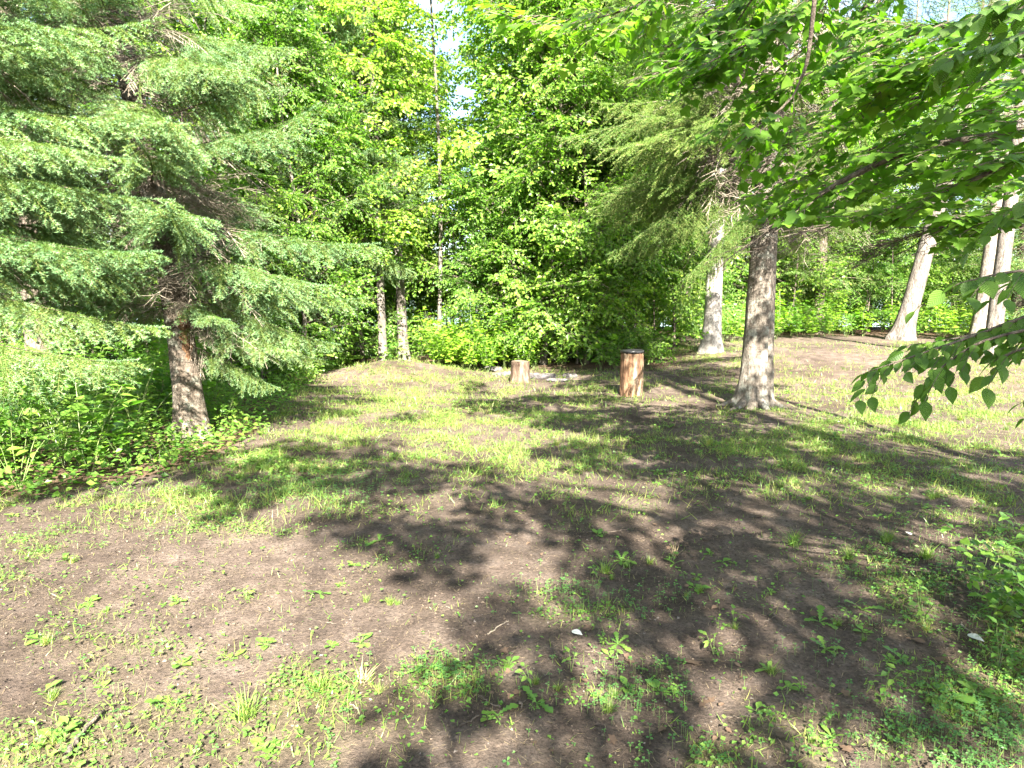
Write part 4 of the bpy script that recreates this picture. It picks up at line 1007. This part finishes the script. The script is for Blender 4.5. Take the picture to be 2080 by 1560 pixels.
# leafy bank on the left
strew(gpoly([(-260, 1020), (120, 1000), (330, 955), (440, 925), (520, 880), (470, 830), (300, 800), (-200, 800)]), 115, HERB, 'leafy_plant', 'low leafy green plant in the thicket around the leaning fir', 'plant', 'leafy plants around the leaning fir', .85, 1.45, .2, 1)
strew(gpoly([(-260, 800), (300, 800), (480, 830), (560, 800), (620, 750), (580, 728), (-260, 728)]), 60, HERB, 'leafy_plant', 'low leafy green plant in the thicket behind the leaning fir', 'plant', 'leafy plants behind the leaning fir', 1.2, 1.9, .28, 2)
strew(gpoly([(560, 770), (640, 752), (720, 742), (700, 722), (560, 725)]), 14, FERN, 'fern', 'arching green fern at the shaded edge of the clearing', 'fern', 'ferns at the shaded edge', .9, 1.3, .3, 3)
strew([(-3.8, 14.4), (-1.6, 14.5), (2.2, 13.9), (3.6, 15.2), (3.2, 17.5), (-4, 17.5)], 80, HERB, 'leafy_plant', 'leafy green plant along the back edge behind the stumps', 'plant', 'leafy plants along the back edge', .9, 1.5, .3, 4)
strew([(-1.9, 14.0), (-.9, 13.5), (.35, 13.7), (.6, 14.3), (.2, 15.2), (-1.7, 15.2)], 34, BHERB, 'raspberry_bush', 'yellow green leafy plant in the sunlit bush behind the short stump', 'plant', 'yellow green plants behind the short stump', 1.0, 1.45, .22, 5)
strew([(4.6, 16.9), (5.6, 17.6), (7.5, 18.9), (10.2, 19.6), (11.2, 21.0), (11.2, 22.6), (6, 22.2), (4.4, 18.5)], 90, HERB + BHERB, 'leafy_shrub', 'sunlit leafy plant along the far edge of the bare pad', 'plant', 'leafy plants beyond the bare pad', 1.1, 1.8, .3, 6)
strew([(11.6, 19.2), (13.2, 19.4), (17.5, 19.0), (18.5, 22), (12, 22.6)], 60, BHERB + HERB[:2], 'leafy_shrub', 'bright leafy plant beside the leaning trunk', 'plant', 'leafy plants beside the leaning trunk', 1.0, 1.6, .3, 7)
strew([(1.95, 2.35), (2.5, 2.2), (2.9, 3.4), (2.4, 3.5)], 12, HERB[:3], 'leafy_plant', 'shaded leafy weed under the young beech', 'plant', 'leafy weeds under the young beech', .45, .75, .18, 8)
# saplings filling the wood
rng = np.random.default_rng(55)
def saplings(spots, label, group):
    for x, y in spots:
        uu = 1040 + FPX * x / y
        if (x > -4.2 and y < 14.6) or (1390 < uu < 1505 and y < 22) or (750 < uu < 840 and y < 17) or (860 < uu < 915 and y < 16.5): continue
        tm, cm = SAP[rng.integers(3)]
        root = thing('sapling', label, 'sapling', (x, y, float(hgt(x, y))), group, rng.uniform(0, 6.28), rng.uniform(.8, 1.6))
        obj('trunk', tm, root); obj('crown', cm, root)
saplings([(rng.uniform(-10, -2.6), rng.uniform(11, 17)) for _ in range(34)], 'leafy sapling in the wood behind the firs', 'saplings behind the firs')
saplings([(rng.uniform(-3.6, 4.2), rng.uniform(14.8, 22)) for _ in range(40)], 'leafy sapling in the wood behind the stumps', 'saplings behind the stumps')
saplings([(rng.uniform(4.8, 19), rng.uniform(21.5, 27)) for _ in range(40)], 'leafy sapling in the wood beyond the bare pad', 'saplings beyond the bare pad')

# ------------------------------------------------------------------ ground cover that nobody could count
def ground_points(rng, n, ymin, ymax, dens=lambda x, y: turf(x, y)):
    y = np.sqrt(rng.random(n) * (ymax ** 2 - ymin ** 2) + ymin ** 2); x = (rng.random(n) * 2 - 1) * .84 * y
    k = rng.random(n) < dens(x, y); x, y = x[k], y[k]
    k = litter(x, y) < .5; x, y = x[k], y[k]
    return np.stack([x, y, hgt(x, y) - .003], -1)
rng = np.random.default_rng(600)
GV = []
for n, y0, y1, hs, ws in [(42000, 1.75, 4.5, (.015, .055), .0034), (105000, 4.5, 9, (.03, .10), .004), (120000, 9, 18, (.04, .12), .0065)]:
    P = ground_points(rng, n, y0, y1); k = len(P); az = rng.uniform(0, 6.28, k); lean = rng.uniform(.1, 1.1, k)
    D = np.stack([np.cos(az) * np.sin(lean), np.sin(az) * np.sin(lean), np.cos(lean)], -1); nr = rng.normal(0, 1, (k, 3))
    h = rng.uniform(*hs, k) * (.6 + .8 * vnoise(P[:, 0] * 3, P[:, 1] * 3, 21)); S = np.stack([np.full(k, ws) * rng.uniform(.7, 1.4, k), h, h], -1)
    bl = BLADE[0].copy(); bl[4] = (0, 1, -.22); bl[2:4, 2] = -.05
    GV.append(scatter(bl, BLADE[1], P, frames(D, nr), S))
tag(obj('grass', mesh('grass', [(*join(GV), M['grass'])])), 'short patchy grass over the clearing', 'grass', kind='stuff')
GV = []
for n, y0, y1, ll in [(40000, 1.75, 4.5, .020), (40000, 4.5, 9, .028), (36000, 9, 18, .04)]:
    P = ground_points(rng, n, y0, y1); k = len(P); P[:, 2] += rng.uniform(.006, .04, k); az = rng.uniform(0, 6.28, k)
    D = np.stack([np.cos(az), np.sin(az), rng.uniform(-.3, .35, k)], -1); nr = norm(np.array([0, 0, 1.0]) + rng.normal(0, .35, (k, 3)))
    GV.append(scatter(DIAMOND[0], DIAMOND[1], P, frames(D, nr), ll * rng.uniform(.5, 1.3, k)))
tag(obj('low_weeds', mesh('low_weeds', [(*join(GV), M['weed'])])), 'tiny leafy weeds mixed through the grass', 'weeds', kind='stuff')
def bank_points(n, px, seed):
    r2 = np.random.default_rng(seed); y = np.sqrt(r2.random(n) * (14 ** 2 - 4 ** 2) + 16); x = (r2.random(n) * 2 - 1.15) * .95 * y
    u, v = to_px(x, y, 0 * x); k = inpoly(u, v, px); x, y = x[k], y[k]
    return np.stack([x, y, hgt(x, y)], -1), r2
P, r2 = bank_points(90000, [(-300, 1035), (60, 1022), (340, 970), (450, 938), (535, 885), (585, 820), (640, 770), (730, 745), (700, 725), (-300, 725)], 77); k = len(P)
P[:, 2] += np.abs(r2.normal(.06, .12, k)) * (.5 + vnoise(P[:, 0] * 1.5, P[:, 1] * 1.5, 31)); az = r2.uniform(0, 6.28, k); D = np.stack([np.cos(az), np.sin(az), r2.uniform(-.4, .3, k)], -1)
cov = scatter(DIAMOND[0], DIAMOND[1], P, frames(D, norm(np.array([0, -.25, 1.0]) + r2.normal(0, .4, (k, 3)))), .05 * r2.uniform(.5, 1.5, k))
tag(obj('ground_cover', mesh('ground_cover', [(*cov, M['under'])])), 'dense low leaves carpeting the bank under the firs', 'ground cover', kind='stuff')
GV = []
def cl_d(x, y):
    u, v = to_px(x, y, 0 * x); d = .10 * turf(x, y)
    for a, b, sa, sb, w in [(2010, 1510, 150, 75, 1.3), (1290, 1415, 75, 38, .8), (900, 1390, 55, 28, .9), (1150, 1213, 28, 15, .9), (1430, 1545, 45, 25, .8), (640, 990, 100, 25, .6), (1330, 1520, 90, 50, .2), (1750, 1340, 160, 70, .10), (1250, 1230, 110, 28, .22), (1900, 1200, 120, 60, .3)]:
        d = np.maximum(d, w * np.exp(-.5 * (((u - a) / sa) ** 2 + ((v - b) / sb) ** 2)))
    return d * (.3 + vnoise(x * 9, y * 9, 12))
P = ground_points(rng, 75000, 1.75, 6.5, cl_d); k = len(P); P[:, 2] += rng.uniform(.015, .06, k)
az = rng.uniform(0, 6.28, k); D = np.stack([np.cos(az), np.sin(az), rng.uniform(-.25, .25, k)], -1); nr = norm(np.array([0, 0, 1.0]) + rng.normal(0, .25, (k, 3)))
cv = scatter(CLOVER[0], CLOVER[1], P, frames(D, nr), .014 * rng.uniform(.7, 1.35, k))
st = sticks(P - np.array([0, 0, .06]), P, .0008, .0007)
tag(obj('clover', mesh('clover', [(*cv, M['clover']), (*st, M['stem'])])), 'clover patches spreading over the soil', 'clover', kind='stuff')
GV = []
for n, y0, y1, w in [(60000, 1.75, 5, .0012), (40000, 5, 12, .0022)]:
    P = ground_points(rng, n, y0, y1, lambda x, y: .12 + .4 * turf(x, y)); k = len(P); P[:, 2] += rng.uniform(.003, .012, k); az = rng.uniform(0, 6.28, k)
    D = np.stack([np.cos(az), np.sin(az), rng.normal(0, .12, k)], -1); S = np.stack([np.full(k, w), rng.uniform(.008, .05, k), np.full(k, .01)], -1)
    GV.append(scatter(BLADE[0], BLADE[1], P, frames(D, np.tile([0, 0, 1.0], (k, 1))), S))
tag(obj('straw_litter', mesh('straw_litter', [(*join(GV), M['straw'])])), 'dry straw and needles strewn over the soil', 'litter', kind='stuff')
P = ground_points(rng, 110000, 1.75, 7.5, lambda x, y: .25 + .75 * vnoise(x * 3, y * 3, 41)); k = len(P); P[:, 2] += rng.uniform(.003, .009, k); az = rng.uniform(0, 6.28, k)
D = np.stack([np.cos(az), np.sin(az), rng.normal(0, .35, k)], -1); cs = np.abs(rng.normal(0, .0065, k)) + .003
tag(obj('bark_crumbs', mesh('bark_crumbs', [(*scatter(DIAMOND[0], DIAMOND[1], P, frames(D, norm(np.array([0, 0, 1.0]) + rng.normal(0, .5, (k, 3)))), cs), M['crumb'])])), 'brown crumbs of bark and dead leaves over the soil', 'litter', kind='stuff')
GV = []
for n, y0, y1, w in [(70000, 1.75, 5, .0011), (50000, 5, 11, .002)]:
    P = ground_points(rng, n, y0, y1, lambda x, y: .15 + .85 * sstep(.35, .7, vnoise(x * 1.7, y * 1.7, 43))); k = len(P); P[:, 2] += rng.uniform(.003, .008, k); az = rng.uniform(0, 6.28, k)
    D = np.stack([np.cos(az), np.sin(az), rng.normal(0, .1, k)], -1); S = np.stack([np.full(k, w), rng.uniform(.008, .026, k), np.full(k, .01)], -1)
    GV.append(scatter(BLADE[0][[0, 1, 4]], np.array([(0, 1, 2)]), P, frames(D, np.tile([0, 0, 1.0], (k, 1))), S))
tag(obj('needle_litter', mesh('needle_litter', [(*join(GV), M['crumb'])])), 'brown fallen needles in drifts over the soil', 'litter', kind='stuff')
# grit
oc = np.array([(1, 0, 0), (-1, 0, 0), (0, 1, 0), (0, -1, 0), (0, 0, .7), (0, 0, -.7)], float); of = np.array([(0, 2, 4), (2, 1, 4), (1, 3, 4), (3, 0, 4), (2, 0, 5), (1, 2, 5), (3, 1, 5), (0, 3, 5)])
P = ground_points(rng, 9000, 1.75, 6.5, lambda x, y: np.full(np.shape(x), .9)); k = len(P)
Rr = frames(rng.normal(0, 1, (k, 3)), rng.normal(0, 1, (k, 3)))
tag(obj('pebbles', mesh('pebbles', [(*scatter(oc, of, P, Rr, np.abs(rng.normal(0, .0035, k)) + .0015), M['pebble'])])), 'small pebbles and grit on the bare soil', 'pebbles', kind='stuff')

# ------------------------------------------------------------------ single weeds one can pick out
def rosette(rng, leaf, n, ll, lm, wide=1.0, rise=.5):
    P, D, Nn = [], [], []
    for k in range(n):
        az = k * 2.4 + rng.uniform(-.3, .3); r_ = rng.uniform(.15, rise) if k % 3 else rise + rng.uniform(.1, .9)
        D.append((math.cos(az), math.sin(az), r_)); P.append((0, 0, .004)); Nn.append((-math.cos(az) * r_, -math.sin(az) * r_, 1))
    s = ll * rng.uniform(.4, 1.2, n)
    return [(*scatter(leaf[0], leaf[1], np.array(P, float), frames(norm(np.array(D, float)), np.array(Nn, float)), np.stack([s * wide, s, s], -1)), M[lm])]
PLANT = [rosette(np.random.default_rng(800 + k), PLANTAIN, 4 + k % 4, .085, 'weed') for k in range(5)]
PLM = [mesh('plantain', p) for p in PLANT]
DAN = [mesh('dandelion', rosette(np.random.default_rng(820 + k), DANDE, 5 + k, .10, 'weed', 1.1, .6)) for k in range(3)]
NAR = [mesh('narrow_rosette', rosette(np.random.default_rng(830 + k), NARROW, 6 + 2 * k, .075, 'weed', 1.5, .9)) for k in range(2)]
def tuft(rng, n=45, h=.11, lm='grass'):
    az = rng.uniform(0, 6.28, n); lean = rng.uniform(.05, .95, n); D = np.stack([np.cos(az) * np.sin(lean), np.sin(az) * np.sin(lean), np.cos(lean)], -1)
    P = rng.normal(0, .012, (n, 3)); P[:, 2] = 0; hh = h * rng.uniform(.5, 1.15, n); bl = BLADE[0].copy(); bl[4] = (0, 1, -.25); bl[2:4, 2] = -.06
    return mesh('grass_tuft', [(*scatter(bl, BLADE[1], P, frames(D, np.stack([-np.cos(az), -np.sin(az), np.full(n, .6)], -1)), np.stack([np.full(n, .0042), hh, hh], -1)), M[lm])])
TUFT = [tuft(np.random.default_rng(840 + k), 40 + 10 * k, .09 + .012 * k) for k in range(4)]
STRAWT = [tuft(np.random.default_rng(850), 35, .10, 'straw')]
SEED = [herb(np.random.default_rng(860 + k), .11, 2, .035, OVATE_LO, 'weed', .02) for k in range(4)]
plant_leaf = mesh('leaf', [(*PLANTAIN, M['weed'])])
rng = np.random.default_rng(870)
def weed(u, v, kind, s=1.0):
    p = ground(u, v)
    rz = rng.uniform(0, 6.28)
    if kind == 'plantain' and p[1] < 5.2:
        root = thing('plantain', 'low plantain rosette of broad oval leaves on the open soil', 'plant', p, 'plantains on the open soil', rz, s)
        n = int(rng.integers(4, 8))
        for k in range(n):
            az = k * 2.4 + rng.uniform(-.3, .3); r_ = rng.uniform(.2, 1.0); e = norm(np.array([math.cos(az), math.sin(az), r_])); Rm = frames(e[None], np.array([[-math.cos(az) * r_, -math.sin(az) * r_, 1]]))[0]
            l = obj('leaf', plant_leaf, root); l.matrix_local = Matrix(Rm.tolist()).to_4x4() @ Matrix.Scale(.072 * rng.uniform(.5, 1.25), 4)
        return
    me, nm, lb, gr = {'plantain': (PLM, 'plantain', 'small plantain farther back in the grass', 'plantains farther back'), 'dandelion': (DAN, 'dandelion', 'dandelion rosette with jagged lobed leaves', 'dandelion rosettes'),
                      'narrow': (NAR, 'narrow_leaf_weed', 'rosette of long narrow leaves flat on the soil', 'narrow leaved rosettes'), 'tuft': (TUFT, 'grass_tuft', 'single green grass tuft on the soil', 'green grass tufts'),
                      'straw': (STRAWT, 'dry_tuft', 'single dry straw coloured grass tuft', 'dry grass tufts'), 'seedling': (SEED, 'seedling', 'tiny upright seedling with small oval leaves', 'tiny seedlings')}[kind]
    o = obj(nm, me[rng.integers(len(me))], None, tuple(p), (0, 0, rz), s); tag(o, lb, 'plant', gr)
for u, v, k, s in [(545, 1520, 'plantain', 1.15), (1035, 1348, 'plantain', .8), (1010, 1455, 'dandelion', .9), (1412, 1195, 'plantain', 1.2), (1415, 1172, 'plantain', .9), (1232, 1165, 'tuft', 1.1), (1262, 1140, 'dandelion', 1), (1612, 1108, 'tuft', 1.3), (1565, 1205, 'narrow', .8),
                   (1255, 1310, 'dandelion', .8), (1240, 1335, 'plantain', .7), (1275, 1400, 'plantain', .9), (1340, 1405, 'plantain', .9), (1220, 1415, 'plantain', .8), (1560, 1362, 'narrow', 1.1), (1595, 1395, 'plantain', .9), (1665, 1265, 'dandelion', 1), (1675, 1320, 'dandelion', .9), (1750, 1240, 'dandelion', 1.1),
                   (1755, 1285, 'plantain', .9), (1870, 1240, 'seedling', 1.6), (1872, 1265, 'seedling', 1.4), (1920, 1420, 'plantain', 1.7), (1985, 1410, 'plantain', 1.5), (1535, 1445, 'plantain', .8), (1690, 1500, 'narrow', 1.1), (1800, 1100, 'tuft', 1.3), (1880, 1135, 'tuft', 1.2), (1722, 1135, 'tuft', 1.0),
                   (1215, 1088, 'plantain', .9), (90, 1405, 'plantain', .9), (85, 1300, 'plantain', 1), (180, 1225, 'plantain', .9), (130, 1140, 'dandelion', 1), (650, 1208, 'dandelion', .8), (785, 1222, 'plantain', .8), (735, 1305, 'plantain', .9), (650, 1402, 'tuft', 1.1), (735, 1385, 'straw', 1.1), (500, 1460, 'tuft', 1.2),
                   (362, 1222, 'plantain', .8), (110, 1500, 'plantain', 1.1), (140, 1480, 'plantain', 1), (340, 1430, 'dandelion', .9), (1090, 1430, 'dandelion', .9), (1335, 960, 'plantain', 1.2), (1440, 905, 'tuft', 1.3), (1360, 870, 'narrow', 1.2), (1130, 905, 'tuft', 1.2), (770, 1100, 'dandelion', 1.1), (720, 1150, 'plantain', .9), (540, 1310, 'plantain', .9),
                   (470, 1340, 'plantain', .9), (500, 1215, 'seedling', 1), (1830, 1340, 'dandelion', .8), (1800, 1400, 'seedling', 1.2), (1450, 1330, 'seedling', .9), (1490, 1270, 'seedling', .9), (1160, 1365, 'seedling', .8), (1080, 1395, 'seedling', .9), (1970, 1110, 'dandelion', 1.1), (2050, 1110, 'dandelion', 1.1), (1900, 1010, 'tuft', 1.2), (1560, 800, 'dandelion', 1.4), (1600, 800, 'narrow', 1.5)]:
    weed(u, v, k, s * .85)
    for _ in range(int(rng.integers(1, 4))): weed(u + rng.normal(0, 26), v + abs(rng.normal(0, 12)) * (v - 600) / 600, ('seedling', 'seedling', 'plantain', 'tuft')[rng.integers(4)], rng.uniform(.3, .6))
cnt = 0; cl_ = []
while cnt < 260:
    y = math.sqrt(rng.random() * (81 - 4) + 4); x = (rng.random() * 2 - 1) * .78 * y
    if cl_ and rng.random() < .7:
        c_ = cl_[rng.integers(len(cl_))]; x, y = c_[0] + rng.normal(0, .13), c_[1] + rng.normal(0, .13)
    d = float(turf(np.array([x]), np.array([y]))[0])
    if rng.random() > .12 + d or float(litter(x, y)) > .3: continue
    cl_.append((x, y))
    u, v = to_px(x, y, float(hgt(x, y))); k = ('plantain', 'plantain', 'plantain', 'dandelion', 'tuft', 'tuft', 'seedling', 'seedling', 'straw', 'seedling')[rng.integers(10)]
    weed(float(u), float(v), k, rng.uniform(.35, .85) * (1 if y < 5 else 1.2)); cnt += 1

# ------------------------------------------------------------------ fallen leaves, twigs
dl = [mesh('fallen_leaf', [(*MAPLE, M['dry'])]), mesh('fallen_leaf', [(*OVATE, M['dry'])])]; pl = mesh('pale_leaf', [(*OVATE, M['pale_dry'])])
for u, v, s in [(1405, 1352, .08), (1440, 1432, .06), (1930, 1350, .07), (1880, 1310, .06)] + [(rng.uniform(1000, 2000), rng.uniform(1050, 1540), rng.uniform(.022, .045)) for _ in range(70)] + [(rng.uniform(1150, 1500), rng.uniform(740, 780), .1) for _ in range(10)]:
    p = ground(u, v); o = obj('fallen_leaf', dl[rng.integers(2)], None, (p[0], p[1], p[2] + .012), (rng.normal(0, .2), rng.normal(0, .2), rng.uniform(0, 6.28)), s); tag(o, 'dry brown fallen leaf on the soil', 'leaf', 'fallen dry leaves')
for u, v, s in [(1965, 1296, .075), (1162, 1289, .06), (1850, 1092, .06)]:
    p = ground(u, v); o = obj('pale_leaf', pl, None, (p[0], p[1], p[2] + .02), (.2, .15, rng.uniform(0, 6.28)), s); tag(o, 'pale grey curled leaf lying on the dark soil', 'leaf', 'pale curled leaves')
def twig(px, r, label, group=None, mat='twig'):
    P = np.array([ground(u, v) for u, v in px]); P[:, 2] += r * .8; b = P[0].copy(); tq = np.linspace(0, len(P) - 1, 14); C = np.stack([np.interp(tq, np.arange(len(P)), P[:, k]) for k in range(3)], -1) - b
    C[:, :2] += rng.normal(0, .004, (14, 2)); C[:, 2] = hgt(C[:, 0] + b[0], C[:, 1] + b[1]) - b[2] + r * 1.6
    o = obj('twig', mesh('twig', [(*tube(C, np.linspace(r, r * .5, 14), 6), M[mat], True)]), None, tuple(b)); tag(o, label, 'twig', group)
twig([(135, 1545), (165, 1500), (205, 1455)], .012, 'dark forked stick in the sunny weeds', None, 'dark_bark')
twig([(990, 1292), (1015, 1275), (1035, 1262)], .004, 'thin straw coloured twig beside a sunny patch of soil', None, 'dead')
twig([(1950, 1270), (1985, 1300), (2010, 1325)], .005, 'pale broken twig near the pale curled leaf', None, 'dead')
for k in range(45):
    u, v = rng.uniform(500, 2000), rng.uniform(1000, 1500); a = rng.uniform(0, 6.28); l = rng.uniform(25, 90)
    twig([(u, v), (u + math.cos(a) * l * .5, v + math.sin(a) * l * .2), (u + math.cos(a + .2) * l, v + math.sin(a + .2) * l * .4)], rng.uniform(.0015, .004), 'thin dark twig lying on the bare soil', 'thin twigs on the soil', 'dark_bark')
